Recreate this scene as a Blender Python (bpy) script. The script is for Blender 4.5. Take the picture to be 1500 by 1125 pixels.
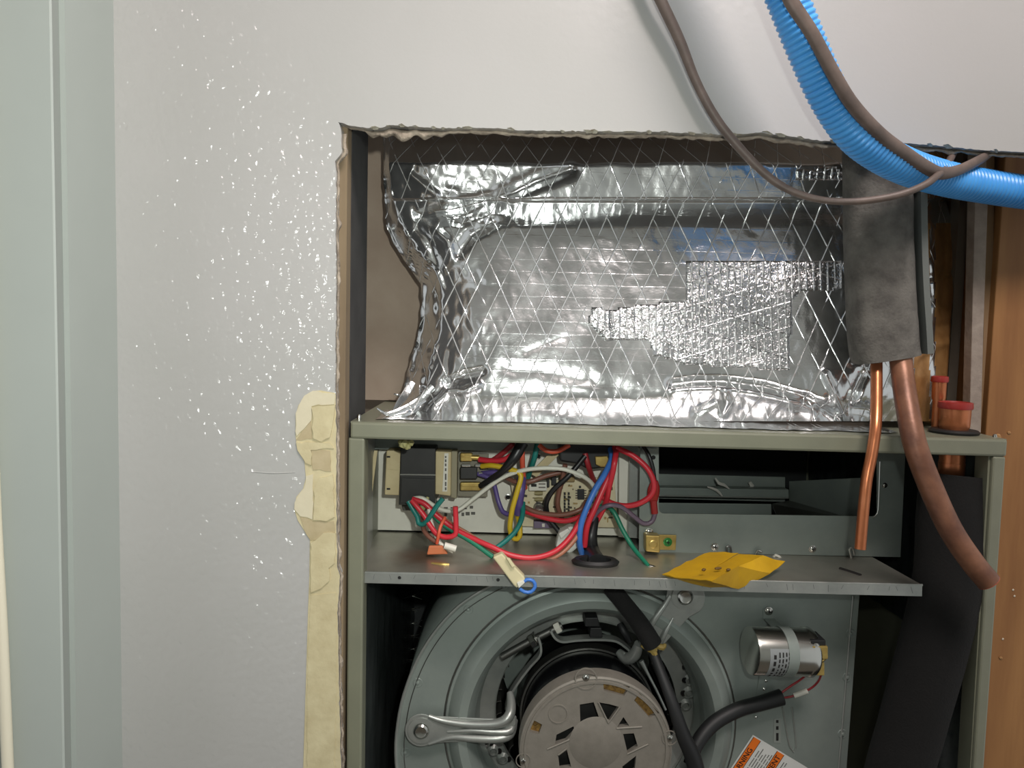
import bpy, bmesh, math, random
from mathutils import Vector, Matrix, noise
from mathutils.geometry import tessellate_polygon
random.seed(7)
for o in list(bpy.data.objects): bpy.data.objects.remove(o)
SC = bpy.context.scene
COL = SC.collection

# ------------------------------------------------------------------ camera
FPX = 1083.0                       # focal length in pixels of a 1500 px wide frame
CAM = Vector((0.0, -0.62, 1.35))
PITCH, YAW, ROLL = math.radians(3.9), math.radians(1.0), math.radians(1.4)
_f = Vector((math.sin(YAW)*math.cos(PITCH), math.cos(YAW)*math.cos(PITCH), -math.sin(PITCH)))
_r0 = _f.cross(Vector((0, 0, 1))).normalized()
_u0 = _r0.cross(_f).normalized()
_r = _r0*math.cos(ROLL) + _u0*math.sin(ROLL)
_u = _u0*math.cos(ROLL) - _r0*math.sin(ROLL)
cam_d = bpy.data.cameras.new('camera')
cam_d.sensor_width = 36.0
cam_d.lens = FPX/1500*36.0
cam_d.clip_start = 0.01
cam = bpy.data.objects.new('camera', cam_d); COL.objects.link(cam)
m = Matrix((_r, _u, -_f)).transposed().to_4x4(); m.translation = CAM
cam.matrix_world = m
SC.camera = cam

# ------------------------------------------------------------------ world, lamps, exposure
W = bpy.data.worlds.new('world'); SC.world = W; W.use_nodes = True
W.node_tree.nodes['Background'].inputs[0].default_value = (0.97, 1.0, 1.0, 1)
W.node_tree.nodes['Background'].inputs[1].default_value = 0.54
SC.view_settings.view_transform = 'Standard'
SC.view_settings.look = 'None'
SC.view_settings.gamma = 1.0
SC.view_settings.exposure = 0.0
SC.view_settings.use_curve_mapping = False

def area_light(name, loc, target, size, power, color):
    l = bpy.data.lights.new(name, 'AREA'); l.shape = 'DISK'; l.size = size; l.energy = power; l.color = color
    o = bpy.data.objects.new(name, l); COL.objects.link(o); o.location = loc
    o.rotation_euler = (Vector(target)-Vector(loc)).to_track_quat('-Z', 'Y').to_euler()
    return o
area_light('ceiling_lamp', (0.34, -0.70, 2.33), (0.28, 0.0, 1.62), 0.45, 16.5, (1.0, 0.90, 0.87))
sl_ = bpy.data.lights.new('phone_torch', 'SPOT'); sl_.energy = 10.0; sl_.color = (0.96, 1.0, 0.94)
sl_.spot_size = math.radians(116); sl_.spot_blend = 1.0; sl_.shadow_soft_size = 0.008
so_ = bpy.data.objects.new('phone_torch', sl_); COL.objects.link(so_); so_.location = (0.05, -0.615, 1.405)
so_.rotation_euler = (Vector((-0.24, 0.05, 1.33))-Vector(so_.location)).to_track_quat('-Z', 'Y').to_euler()

# ------------------------------------------------------------------ helpers
def S(y): return (y - CAM.y)/FPX             # metres per photo pixel at depth y
def ray(px, py): return _f*FPX + _r*(px-750.0) - _u*(py-562.5)
def P(px, py, y):
    d = ray(px, py); return CAM + d*((y-CAM.y)/d.y)
def PZ(px, py, z):
    d = ray(px, py); return CAM + d*((z-CAM.z)/d.z)
def lin(c):
    return tuple(((v/255.0)/12.92 if v/255.0 <= 0.04045 else ((v/255.0+0.055)/1.055)**2.4) for v in c)
def nz(x, y=0.0, z=0.0): return noise.noise(Vector((x, y, z)))

class NB:
    """tiny node helper"""
    def __init__(s, mat):
        s.nt = mat.node_tree; s.n = s.nt.nodes; s.l = s.nt.links
        s.bsdf = s.n['Principled BSDF']
    def new(s, t, **kw):
        n = s.n.new(t)
        for k, v in kw.items(): setattr(n, k, v)
        return n
    def link(s, a, b): s.l.new(a, b)
    def val(s, sock, v):
        if hasattr(v, 'is_linked') or hasattr(v, 'links'): s.l.new(v, sock)
        else: sock.default_value = v
    def math(s, op, a, b=None, c=None, clamp=False):
        n = s.new('ShaderNodeMath', operation=op); n.use_clamp = clamp
        s.val(n.inputs[0], a)
        if b is not None: s.val(n.inputs[1], b)
        if c is not None: s.val(n.inputs[2], c)
        return n.outputs[0]
    def mix(s, f, a, b):
        n = s.new('ShaderNodeMix', data_type='RGBA')
        s.val(n.inputs[0], f); s.val(n.inputs[6], a); s.val(n.inputs[7], b)
        return n.outputs[2]
    def noise(s, vec, scale, detail=3.0, rough=0.5):
        n = s.new('ShaderNodeTexNoise'); n.inputs['Scale'].default_value = scale
        n.inputs['Detail'].default_value = detail; n.inputs['Roughness'].default_value = rough
        if vec is not None: s.link(vec, n.inputs['Vector'])
        return n.outputs['Fac']
    def obj(s): return s.new('ShaderNodeTexCoord').outputs['Object']
    def bump(s, h, strength, dist=0.001, prev=None):
        b = s.new('ShaderNodeBump'); b.inputs['Strength'].default_value = strength
        b.inputs['Distance'].default_value = dist; s.link(h, b.inputs['Height'])
        if prev is not None: s.link(prev, b.inputs['Normal'])
        return b.outputs[0]
    def ramp(s, f, lo, hi):
        n = s.new('ShaderNodeMapRange'); s.link(f, n.inputs[0])
        n.inputs[1].default_value = lo; n.inputs[2].default_value = hi
        return n.outputs[0]

MATS = {}
def mat(name, rgb, rough=0.5, metal=0.0, rgb2=None, nscale=40.0, bump=0.0, bscale=200.0, stretch=None, coat=0.0, spec=None):
    if name in MATS: return MATS[name]
    m = bpy.data.materials.new(name); m.use_nodes = True
    b = NB(m); p = b.bsdf
    c1 = lin(rgb)+(1,)
    p.inputs['Base Color'].default_value = c1
    p.inputs['Roughness'].default_value = rough
    p.inputs['Metallic'].default_value = metal
    p.inputs['Coat Weight'].default_value = coat
    if spec is not None: p.inputs['Specular IOR Level'].default_value = spec
    vec = b.obj()
    if stretch:
        mp = b.new('ShaderNodeMapping'); mp.inputs['Scale'].default_value = stretch
        b.link(vec, mp.inputs['Vector']); vec = mp.outputs[0]
    if rgb2 is not None:
        f = b.ramp(b.noise(vec, nscale, 5.0, 0.6), 0.35, 0.68)
        b.link(b.mix(f, c1, lin(rgb2)+(1,)), p.inputs['Base Color'])
    if bump > 0:
        b.link(b.bump(b.noise(vec, bscale, 3.0), bump), p.inputs['Normal'])
    MATS[name] = m
    return m

def mk(name, verts, faces, material=None, parent=None, smooth=False, bevel=0.0, loc=None):
    me = bpy.data.meshes.new(name)
    me.from_pydata([tuple(v) for v in verts], [], faces)
    bm = bmesh.new(); bm.from_mesh(me)
    bmesh.ops.remove_doubles(bm, verts=bm.verts, dist=1e-6)
    bmesh.ops.recalc_face_normals(bm, faces=bm.faces)
    if bevel > 0:
        es = [e for e in bm.edges if len(e.link_faces) == 2 and e.calc_face_angle(0) > 0.5]
        bmesh.ops.bevel(bm, geom=es, offset=bevel, segments=2, profile=0.5, affect='EDGES', clamp_overlap=True)
    bm.to_mesh(me); bm.free()
    if smooth:
        for f in me.polygons: f.use_smooth = True
    o = bpy.data.objects.new(name, me); COL.objects.link(o)
    if material: me.materials.append(material)
    if parent:
        o.parent = parent
        o.matrix_parent_inverse = Matrix.Translation(-parent.location)
    return o
def auto_smooth(o, ang=35):
    me = o.data
    for f in me.polygons: f.use_smooth = True
    bm = bmesh.new(); bm.from_mesh(me)
    for e in bm.edges:
        if len(e.link_faces) == 2 and e.calc_face_angle(0) > math.radians(ang): e.smooth = False
    bm.to_mesh(me); bm.free()
    return o
def tag(o, label, cat, group=None):
    o['label'] = label; o['category'] = cat
    if group: o['group'] = group
    return o
def struct(o):
    o['kind'] = 'structure'; return o
def thing(name, label, cat, loc, group=None):
    o = bpy.data.objects.new(name, None); COL.objects.link(o); o.location = loc
    o.empty_display_size = 0.02
    return tag(o, label, cat, group)

def poly3(pts, y): return [P(a, b, y) for a, b in pts]
def prism(name, loops, y0, y1, material, parent=None, bevel=0.0, smooth=False):
    """loops: list of world (x,z) loops, first outer, others holes; extruded from y0 to y1"""
    vs, fs = [], []
    flat = [[Vector((x, z, 0)) for x, z in lp] for lp in loops]
    tris = tessellate_polygon(flat)
    pts = [v for lp in loops for v in lp]; n = len(pts)
    vs = [(x, y0, z) for x, z in pts] + [(x, y1, z) for x, z in pts]
    for t in tris:
        fs.append(tuple(t)); fs.append(tuple(i+n for i in reversed(t)))
    k = 0
    for lp in loops:
        c = len(lp)
        for i in range(c):
            a, b = k+i, k+(i+1) % c
            fs.append((a, b, b+n, a+n))
        k += c
    return mk(name, vs, fs, material, parent, smooth, bevel)
def xz(pts, y): return [(v.x, v.z) for v in poly3(pts, y)]
def plate(name, pts, y0, y1, material, parent=None, bevel=0.0, holes=()):
    """pixel outline taken at depth y0, extruded straight back to y1"""
    if not holes and len(pts) <= 40:
        a = poly3(pts, y0); n = len(a)
        vs = a + [Vector((v.x, y1, v.z)) for v in a]
        fs = [tuple(range(n)), tuple(range(2*n-1, n-1, -1))] + [(i, (i+1) % n, (i+1) % n+n, i+n) for i in range(n)]
        return mk(name, vs, fs, material, parent, False, bevel)
    return prism(name, [xz(pts, y0)] + [xz(h, y0) for h in holes], y0, y1, material, parent, bevel)
def rect(x0, y0, x1, y1): return [(x0, y0), (x1, y0), (x1, y1), (x0, y1)]
def box(name, lo, hi, material, parent=None, bevel=0.0):
    x0, y0, z0 = lo; x1, y1, z1 = hi
    vs = [(x0,y0,z0),(x1,y0,z0),(x1,y1,z0),(x0,y1,z0),(x0,y0,z1),(x1,y0,z1),(x1,y1,z1),(x0,y1,z1)]
    fs = [(0,1,2,3),(4,5,6,7),(0,1,5,4),(1,2,6,5),(2,3,7,6),(3,0,4,7)]
    return mk(name, vs, fs, material, parent, False, bevel)

def catmull(pts, step):
    """pts list of tuples (any dims); resample with centripetal-ish catmull-rom"""
    out = []
    n = len(pts)
    if n == 2:
        k = 12
        return [tuple(a+(b-a)*i/k for a, b in zip(pts[0], pts[1])) for i in range(k+1)]
    for i in range(n-1):
        p0 = pts[i-1] if i > 0 else tuple(2*a-b for a, b in zip(pts[0], pts[1]))
        p1, p2 = pts[i], pts[i+1]
        p3 = pts[i+2] if i+2 < n else tuple(2*a-b for a, b in zip(pts[-1], pts[-2]))
        d = math.dist(p1[:3], p2[:3]); k = max(2, int(d/step))
        for j in range(k):
            t = j/k
            out.append(tuple(0.5*((2*b)+(-a+c)*t+(2*a-5*b+4*c-d_)*t*t+(-a+3*b-3*c+d_)*t*t*t) for a, b, c, d_ in zip(p0, p1, p2, p3)))
    out.append(tuple(pts[-1]))
    return out
def sweep(name, pts, radii, material, parent=None, segs=10, hollow=False, flat=1.0):
    """pts world vectors, radii list; capped tube"""
    pts = [Vector(p) for p in pts]
    n = len(pts); vs, fs = [], []
    t = (pts[1]-pts[0]).normalized()
    up = Vector((0, -1, 0))
    if abs(t.dot(up)) > 0.95: up = Vector((0, 0, 1))
    nrm = (up - t*t.dot(up)).normalized()
    for i in range(n):
        t = (pts[min(i+1, n-1)]-pts[max(i-1, 0)]).normalized()
        nrm = (nrm - t*t.dot(nrm)).normalized()
        bn = t.cross(nrm)
        for k in range(segs):
            a = 2*math.pi*k/segs
            vs.append(pts[i] + (nrm*math.cos(a)*flat + bn*math.sin(a))*radii[i])
    for i in range(n-1):
        for k in range(segs):
            a, b = i*segs+k, i*segs+(k+1) % segs
            fs.append((a, b, b+segs, a+segs))
    fs.append(tuple(range(segs))); fs.append(tuple(range((n-1)*segs, n*segs)))
    o = mk(name, vs, fs, material, parent)
    return auto_smooth(o, 50)
def tube(name, path, rpx, material, parent=None, segs=9, step=0.004, flat=1.0):
    """path of (px,py,y); rpx radius in photo pixels at that depth (float or list)"""
    if not isinstance(rpx, (list, tuple)): rpx = [rpx]*len(path)
    w = []
    for (a, b, y), r in zip(path, rpx):
        v = P(a, b, y); w.append((v.x, v.y, v.z, r*S(y)))
    c = catmull(w, step)
    return sweep(name, [q[:3] for q in c], [q[3] for q in c], material, parent, segs, flat=flat)
def wpath(path, step=0.003):
    return catmull([tuple(P(*q)) for q in path], step)
def lathe(name, prof, center, axis, material, parent=None, segs=32, ang=35, cap=True):
    """prof list of (r, d): radius and distance along axis from center"""
    ax = Vector(axis).normalized()
    u = ax.orthogonal().normalized(); v = ax.cross(u); c = Vector(center)
    vs, fs = [], []
    for r, d in prof:
        for k in range(segs):
            a = 2*math.pi*k/segs
            vs.append(c + ax*d + (u*math.cos(a)+v*math.sin(a))*max(r, 1e-5))
    for i in range(len(prof)-1):
        for k in range(segs):
            a, b = i*segs+k, i*segs+(k+1) % segs
            fs.append((a, b, b+segs, a+segs))
    if cap:
        fs.append(tuple(range(segs))); fs.append(tuple(range((len(prof)-1)*segs, len(prof)*segs)))
    o = mk(name, vs, fs, material, parent)
    return auto_smooth(o, ang)
TOW = Vector((0, -1, 0))
def text_mesh(name, s, size, loc, rot, material, parent=None, depth=0.0001):
    c = bpy.data.curves.new(name, 'FONT'); c.body = s; c.size = size; c.extrude = depth
    c.align_x = 'RIGHT'; c.align_y = 'CENTER'
    t = bpy.data.objects.new(name+'_tmp', c); COL.objects.link(t)
    bpy.context.view_layer.update()
    me = bpy.data.meshes.new_from_object(t.evaluated_get(bpy.context.evaluated_depsgraph_get()))
    bpy.data.objects.remove(t)
    me.name = name
    o = bpy.data.objects.new(name, me); COL.objects.link(o)
    me.materials.clear(); me.materials.append(material)
    o.location = loc; o.rotation_euler = rot
    if parent:
        o.parent = parent; o.matrix_parent_inverse = Matrix.Translation(-parent.location)
    return o
def interp(tab, x):
    if x <= tab[0][0]: return tab[0][1]
    for (a, b), (c, d) in zip(tab, tab[1:]):
        if x <= c: return b+(d-b)*(x-a)/(c-a)
    return tab[-1][1]
def sm(t): t = max(0.0, min(1.0, t)); return t*t*(3-2*t)

# ------------------------------------------------------------------ materials
def wall_paint():
    m = bpy.data.materials.new('glossy_wall_paint'); m.use_nodes = True
    b = NB(m); p = b.bsdf; o = b.obj()
    c = b.mix(b.ramp(b.noise(o, 6.0, 3.0), 0.35, 0.7), lin((176, 175, 173))+(1,), lin((171, 171, 168))+(1,))
    sp = b.ramp(b.noise(o, 90.0, 1.0), 0.80, 0.83)
    b.link(b.mix(b.math('MULTIPLY', sp, 0.5), c, lin((130, 110, 105))+(1,)), p.inputs['Base Color'])
    p.inputs['Roughness'].default_value = 0.45
    h1 = b.noise(o, 230.0, 1.0, 0.5); h2 = b.noise(o, 620.0, 2.0, 0.5); h3 = b.noise(o, 25.0, 2.0)
    h = b.math('ADD', b.math('ADD', b.math('MULTIPLY', h1, 1.0), b.math('MULTIPLY', h2, 0.35)), b.math('MULTIPLY', h3, 0.8))
    b.link(b.bump(h, 0.04, 0.0016), p.inputs['Normal'])
    hc = b.math('ADD', b.noise(o, 170.0, 0.0), b.math('MULTIPLY', b.noise(o, 330.0, 0.0), 0.25))
    sx = b.new('ShaderNodeSeparateXYZ'); b.link(o, sx.inputs[0])      # stippled roller finish on the left panel, smooth over the opening
    mk_ = b.new('ShaderNodeMapRange'); mk_.interpolation_type = 'SMOOTHSTEP'; b.link(b.math('ADD', sx.outputs[0], b.math('MULTIPLY', sx.outputs[2], 0.6)), mk_.inputs[0])
    mk_.inputs[1].default_value = 0.70; mk_.inputs[2].default_value = 0.86; mk_.inputs[3].default_value = 1.0; mk_.inputs[4].default_value = 0.06
    hc = b.math('MULTIPLY', hc, mk_.outputs[0])
    p.inputs['Coat Weight'].default_value = 1.0; p.inputs['Coat Roughness'].default_value = 0.23
    b.link(b.bump(hc, 1.0, 0.0028), p.inputs['Coat Normal'])
    return m
M_wall = wall_paint()
M_trim = mat('satin_trim_paint', (166, 173, 168), 0.5, 0, (161, 168, 163), 5.0, 0.05, 60)
M_gyp = mat('torn_gypsum', (178, 165, 148), 0.95, 0, (120, 108, 96), 90.0, 0.9, 500)
M_paper = mat('torn_wall_paper', (196, 192, 176), 0.9, 0, (150, 140, 124), 120.0, 0.6, 400)
M_comp = mat('joint_compound', (200, 190, 154), 0.9, 0, (184, 172, 136), 45.0, 0.35, 220)
M_comp2 = mat('joint_compound_tan', (182, 168, 136), 0.9, 0, (170, 156, 122), 60.0, 0.3, 220)
M_comp3 = mat('joint_compound_white', (206, 198, 172), 0.85, 0, (200, 192, 166), 60.0, 0.2, 220)
M_wood = mat('pine_stud', (168, 122, 72), 0.6, 0, (132, 88, 48), 22.0, 0.25, 120, stretch=(1.0, 1.0, 0.10))
M_wood2 = mat('stud_edge', (134, 117, 92), 0.8, 0, (110, 94, 74), 30.0, 0.3, 150, stretch=(1.0, 1.0, 0.12))
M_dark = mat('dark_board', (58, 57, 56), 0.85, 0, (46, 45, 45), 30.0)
M_back = mat('cavity_board', (164, 148, 132), 0.9, 0, (150, 132, 116), 14.0, 0.2, 90)
M_strip = mat('grey_drywall_edge', (158, 146, 134), 0.95, 0, (138, 126, 116), 70.0, 0.5, 260)
M_cab = mat('khaki_powder_coat', (124, 126, 108), 0.38, 0.0, (118, 120, 103), 30.0, 0.06, 700)
M_galv = mat('galvanised_steel', (164, 167, 162), 0.36, 0.55, (150, 154, 150), 60.0, 0.04, 260)
M_galv2 = mat('dull_galvanised', (140, 149, 143), 0.42, 0.30, (130, 139, 134), 26.0, 0.03, 200)
M_panel = mat('bright_zinc_panel', (222, 220, 208), 0.45, 0.10, (214, 212, 200), 30.0, 0.03, 160)
M_steel = mat('bright_steel', (196, 196, 190), 0.22, 1.0)
M_darksteel = mat('dull_steel', (120, 120, 116), 0.4, 0.9)
M_black = mat('black_enamel', (14, 15, 17), 0.22, 0.0)
M_foam = mat('black_foam', (9, 9, 8), 0.95, 0, (13, 12, 11), 90.0, 0.4, 500)
M_rub = mat('black_rubber', (22, 23, 24), 0.55)
M_bell = mat('cast_grey_endbell', (132, 127, 118), 0.55, 0.25, (124, 119, 110), 120.0, 0.08, 900)
M_brass = mat('brass', (196, 172, 104), 0.35, 0.6, (170, 144, 80), 100.0)
M_wind = mat('varnished_winding', (150, 118, 60), 0.4, 0.2, (96, 70, 36), 300.0, 0.6, 700)
M_cu = mat('bright_copper', (206, 132, 92), 0.30, 0.8, (188, 114, 76), 40.0, 0.03, 300)
M_cuold = mat('tarnished_copper', (146, 102, 78), 0.42, 0.3, (102, 68, 54), 30.0, 0.25, 160)
M_redcap = mat('red_plastic_cap', (150, 44, 38), 0.45)
M_sleeve = mat('grey_foam_sleeve', (108, 105, 99), 0.95, 0, (76, 73, 69), 55.0, 0.7, 420)
M_blue = mat('blue_corrugated_plastic', (84, 172, 244), 0.34, 0, (64, 152, 228), 18.0)
M_cable = mat('brown_cable_jacket', (114, 99, 91), 0.5, 0, (92, 80, 74), 60.0, 0.1, 400)
M_tan = mat('tan_plastic', (196, 182, 142), 0.55, 0, (184, 168, 128), 50.0)
M_core = mat('transformer_core', (48, 48, 46), 0.45, 0.2, (40, 40, 39), 60.0)
M_pcb = mat('cream_circuit_board', (214, 204, 172), 0.5, 0, (200, 188, 154), 80.0)
M_white = mat('white_plastic', (214, 212, 200), 0.45)
M_label = mat('white_paper_label', (206, 208, 204), 0.6)
M_ink = mat('black_ink', (24, 22, 20), 0.7)
M_orange = mat('orange_print', (226, 112, 24), 0.6)
M_redp = mat('red_print', (196, 62, 34), 0.6)
M_yel = mat('yellow_tag_paper', (204, 160, 22), 0.55, 0, (184, 142, 24), 30.0, 0.1, 160)
M_grime = mat('dark_smudge', (100, 74, 26), 0.7)
M_putty = mat('yellow_putty', (184, 180, 128), 0.8, 0, (160, 154, 100), 200.0, 0.4, 400)
M_green = mat('green_screw', (40, 122, 52), 0.35, 0.3)
WIRE = {}
def wm(k):
    cols = dict(red=(200, 46, 58), blue=(64, 118, 198), yellow=(206, 176, 42), purple=(88, 74, 132), green=(34, 122, 94), teal=(30, 120, 112),
                brown=(122, 82, 68), black=(26, 27, 28), white=(212, 212, 198), orange=(206, 88, 62), violetgrey=(104, 88, 104), tan=(168, 112, 88), darkred=(150, 40, 46))
    return mat('wire_'+k, cols[k], 0.38)

def foil_material(name, tape=False):
    m = bpy.data.materials.new(name); m.use_nodes = True
    b = NB(m); p = b.bsdf; o = b.obj()
    wob = b.new('ShaderNodeTexNoise'); wob.inputs['Scale'].default_value = 14.0; b.link(o, wob.inputs['Vector'])
    va = b.new('ShaderNodeVectorMath', operation='MULTIPLY_ADD')
    b.link(wob.outputs['Color'], va.inputs[0]); va.inputs[1].default_value = (0.0016, 0, 0.0016); b.link(o, va.inputs[2])
    sp = b.new('ShaderNodeSeparateXYZ'); b.link(va.outputs[0], sp.inputs[0])
    X, Z = sp.outputs[0], sp.outputs[2]
    def lines(coord, period, width):
        f = b.math('FRACT', b.math('MULTIPLY', coord, 1.0/period))
        d = b.math('ABSOLUTE', b.math('SUBTRACT', f, 0.5))
        return b.math('SUBTRACT', 1.0, b.math('MULTIPLY', d, period/width), clamp=True)
    TB = 1.0 if not tape else 0.78
    if not tape:
        zz = b.math('MULTIPLY', Z, 0.476)
        l1 = lines(b.math('ADD', X, zz), 0.0225, 0.0007)
        l2 = lines(b.math('SUBTRACT', X, zz), 0.0225, 0.0007)
        brk = b.ramp(b.noise(o, 42.0, 2.0), 0.34, 0.46)
        brk2 = b.ramp(b.noise(o, 31.0, 2.0), 0.38, 0.50)
        d = b.math('MAXIMUM', b.math('MULTIPLY', l1, brk2), b.math('MULTIPLY', l2, brk))
        hz = lines(Z, 0.0118, 0.0006)
        hmask = b.math('MAXIMUM', d, b.math('MULTIPLY', hz, 0.10))
        thread = b.math('MULTIPLY', d, 0.7)
    else:
        l1 = lines(X, 0.0069, 0.0009)
        brk = b.ramp(b.noise(o, 120.0, 2.0), 0.42, 0.55)
        thread = b.math('MULTIPLY', l1, brk)
        zz = b.math('MULTIPLY', Z, 3.2)
        k1 = lines(b.math('ADD', X, zz), 0.075, 0.003); k2 = lines(b.math('SUBTRACT', X, zz), 0.075, 0.003)
        hmask = b.math('MAXIMUM', l1, b.math('MAXIMUM', k1, k2))
    base = b.mix(b.ramp(b.noise(o, 9.0, 3.0), 0.3, 0.7), (0.84*TB, 0.85*TB, 0.85*TB, 1), (0.74*TB, 0.755*TB, 0.76*TB, 1))
    b.link(b.mix(thread, base, (0.80, 0.80, 0.79, 1)), p.inputs['Base Color'])
    b.link(b.math('SUBTRACT', 0.96, b.math('MULTIPLY', thread, 0.75)), p.inputs['Metallic'])
    r = b.ramp(b.noise(o, 26.0, 3.0), 0.3, 0.7)
    rr = b.math('ADD', b.math('MULTIPLY', r, 0.10), 0.14 if not tape else 0.16)
    b.link(b.math('ADD', rr, b.math('MULTIPLY', thread, 0.12)), p.inputs['Roughness'])
    n1 = b.bump(b.noise(o, 95.0 if not tape else 190.0, 3.0, 0.6), 0.10 if not tape else 0.75, 0.0016)
    n2 = b.bump(b.noise(o, 420.0, 2.0, 0.6), 0.10 if not tape else 0.35, 0.0008, n1)
    n3 = b.bump(hmask, 0.55, 0.0007, n2)
    b.link(n3, p.inputs['Normal'])
    return m
M_foil = foil_material('scrim_foil')
M_tape = foil_material('foil_tape', True)

# ================================================================== SETTING
CW = CAM.z
# main wall with its ragged opening (drywall 13 mm thick, front face at y = 0)
TOPE = [(494,178),(513,184),(541,188),(560,187),(570,183),(600,185),(648,188),(687,187),(732,188),(760,191),(830,192),(900,193),(960,193),(1010,195),(1070,198),
        (1114,194),(1160,200),(1200,206),(1250,208),(1320,209),(1370,213),(1440,220),(1500,223),(1700,232)]
LEFE = [(178,495),(186,499),(214,500),(222,502),(228,497),(236,491),(250,492),(400,492),(560,491),(680,492),(830,493),(845,497),(900,494),(1000,496),(1125,499),(1300,502)]
def top_edge(x): return interp(TOPE, x) + 1.1*nz(x*0.16, 3.1) + 0.7*nz(x*0.5, 9.0)
def left_edge(y): return interp(LEFE, y) + 1.3*nz(y*0.11, 7.7) + 0.8*nz(y*0.45, 1.0)
edge = []
zb = -0.0
lowL = P(502, 1300, 0)
edge.append((lowL.x, 0.0))
for i in range(0, 281): edge.append((lambda v: (v.x, v.z))(P(left_edge(1300-i*4), 1300-i*4, 0)))
for i in range(0, 401):
    x = 495+i*3
    edge.append((lambda v: (v.x, v.z))(P(x, top_edge(x), 0)))
XC = P(166, 0, 0).x
zt = 2.40
endx = edge[-1][0]
outer = [(XC-0.02, 0.0)] + edge + [(endx, zt), (XC-0.02, zt)]
struct(prism('wall_back', [outer], 0.0, 0.013, M_wall))
wall = bpy.data.objects['wall_back']

# torn plasterboard along the cut
def torn(name, pts, y0, drop, seed, material):
    """lumpy strip hanging from a cut edge; pts px along edge; drop(i)-> px size"""
    vs, fs = [], []; K = 7
    for i, (a, b, dx, dy) in enumerate(pts):
        h = drop(i, a, b)
        for k in range(K):
            t = k/(K-1)
            yy = y0 + 0.011*(t) - 0.0035*math.sin(math.pi*t)*(0.6+0.8*abs(nz(i*0.21, k*0.9, seed)))
            w = (math.sin(math.pi*(0.12+0.8*t)))*h*(1+0.5*nz(i*0.23+seed, k*0.7))
            vs.append(P(a+dx*w, b+dy*w, yy))
        vs.append(P(a-dx*2, b-dy*2, y0+0.012))
    K += 1
    for i in range(len(pts)-1):
        for k in range(K):
            a, b = i*K+k, i*K+(k+1) % K
            fs.append((a, b, b+K, a+K))
    return mk(name, vs, fs, material, wall, True)
topblob = [(500,1),(534,1),(538,5),(552,12),(575,19),(600,18),(625,13),(645,8),(670,6),(760,6),(830,6),(900,6),(1000,6),(1100,7),(1150,9),(1235,6),(1300,4),(1360,8),(1420,5),(1500,6),(1600,5)]
tp = [(x, top_edge(x)+4.0, 0, 1) for x in range(512, 1590, 3)]
torn('gypsum_core_top', tp, 0.0035, lambda i, a, b: max(1.0, interp(topblob, a)*(0.8+0.55*nz(a*0.06, 4)) ), 2.0, M_gyp)
lf = [(left_edge(y)+1.0, y, 1, 0) for y in range(196, 1300, 4)]
torn('gypsum_core_side', lf, 0.003, lambda i, a, b: (9 if b < 240 else 5.0)*(0.8+0.7*nz(b*0.05, 11)), 5.0, M_gyp)
# loose paper curls on the top edge
for k in range(34):
    x = random.uniform(505, 1480); e = top_edge(x); w = random.uniform(5, 16); h = random.uniform(1.5, 4)
    vs = [P(x, e-h*0.6, -0.0006), P(x+w*0.5, e-h*random.uniform(0.5, 1.1), -0.0022), P(x+w, top_edge(x+w)-0.5, -0.0006), P(x+w*0.8, top_edge(x+w*0.8)+h*0.7, 0.001), P(x+w*0.3, e+h*0.8, 0.0015)]
    vs += [v+Vector((0, 0.0006, 0)) for v in vs]
    mk('paper_shred', vs, [(0,1,2,3,4),(9,8,7,6,5)]+[(i,(i+1)%5,(i+1)%5+5,i+5) for i in range(5)], M_paper, wall)

# bare joint compound beside the cut
co = [(491,576),(470,572),(457,573),(446,581),(437,594),(433,608),(433,640),(436,660),(446,676),(448,700),(444,716),(434,728),(431,746),(436,762),(446,778),(454,790),
      (453,850),(451,900),(448,1000),(444,1130),(442,1300)]
out = list(co)
for y in range(1300, 576, -6): out.append((left_edge(y)+0.5, y))
struct_c = plate('joint_compound_patch', out, -0.0006, 0.0, M_comp, wall)
for pts, mt_, d in [
    ([(446,581),(457,573),(491,577),(489,592),(457,594),(456,616),(434,640),(433,606),(437,594)], M_comp3, 0.0016),
    ([(457,596),(490,593),(488,622),(483,640),(470,647),(459,642)], M_comp, 0.0024),
    ([(456,616),(458,643),(433,645)], M_comp2, 0.0010),
    ([(436,660),(433,648),(458,648),(482,650),(488,656),(456,658),(456,682),(447,678)], M_comp, 0.0018),
    ([(456,656),(484,661),(485,690),(458,689)], M_comp2, 0.0012),
    ([(449,697),(459,694),(458,760),(440,757),(431,746),(434,728),(445,716)], M_comp3, 0.0014),
    ([(461,712),(468,701),(488,696),(490,758),(478,763),(459,761)], M_comp, 0.0024),
    ([(440,758),(459,764),(488,764),(490,779),(455,792),(446,778)], M_comp2, 0.0011),
    ([(455,795),(475,781),(491,780),(490,826),(482,832),(483,850),(470,862),(455,868)], M_comp, 0.0022),
    ([(455,872),(492,868),(493,1000),(489,1128),(468,1300),(450,1300),(450,1000)], M_comp, 0.0012)]:
    rp = []
    for (a_, b_), (c_, d_) in zip(pts, pts[1:]+pts[:1]):
        k_ = max(1, int(math.hypot(c_-a_, d_-b_)/7))
        for q_ in range(k_):
            t_ = q_/k_; x_, y_ = a_+(c_-a_)*t_, b_+(d_-b_)*t_
            rp.append((min(x_+2.2*nz(x_*0.13, y_*0.13, 5.0), left_edge(y_)+1), y_+2.2*nz(x_*0.13, y_*0.13, 9.0)))
    prism('compound_flake', [xz(rp, -d)], -d, -0.0004, mt_, wall)
# scar line in the paint
tube('paint_ridge', [(368,691,0.0002),(400,693,0.0),(432,692,0.0002)], 1.0, M_wall, wall, segs=6)

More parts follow.
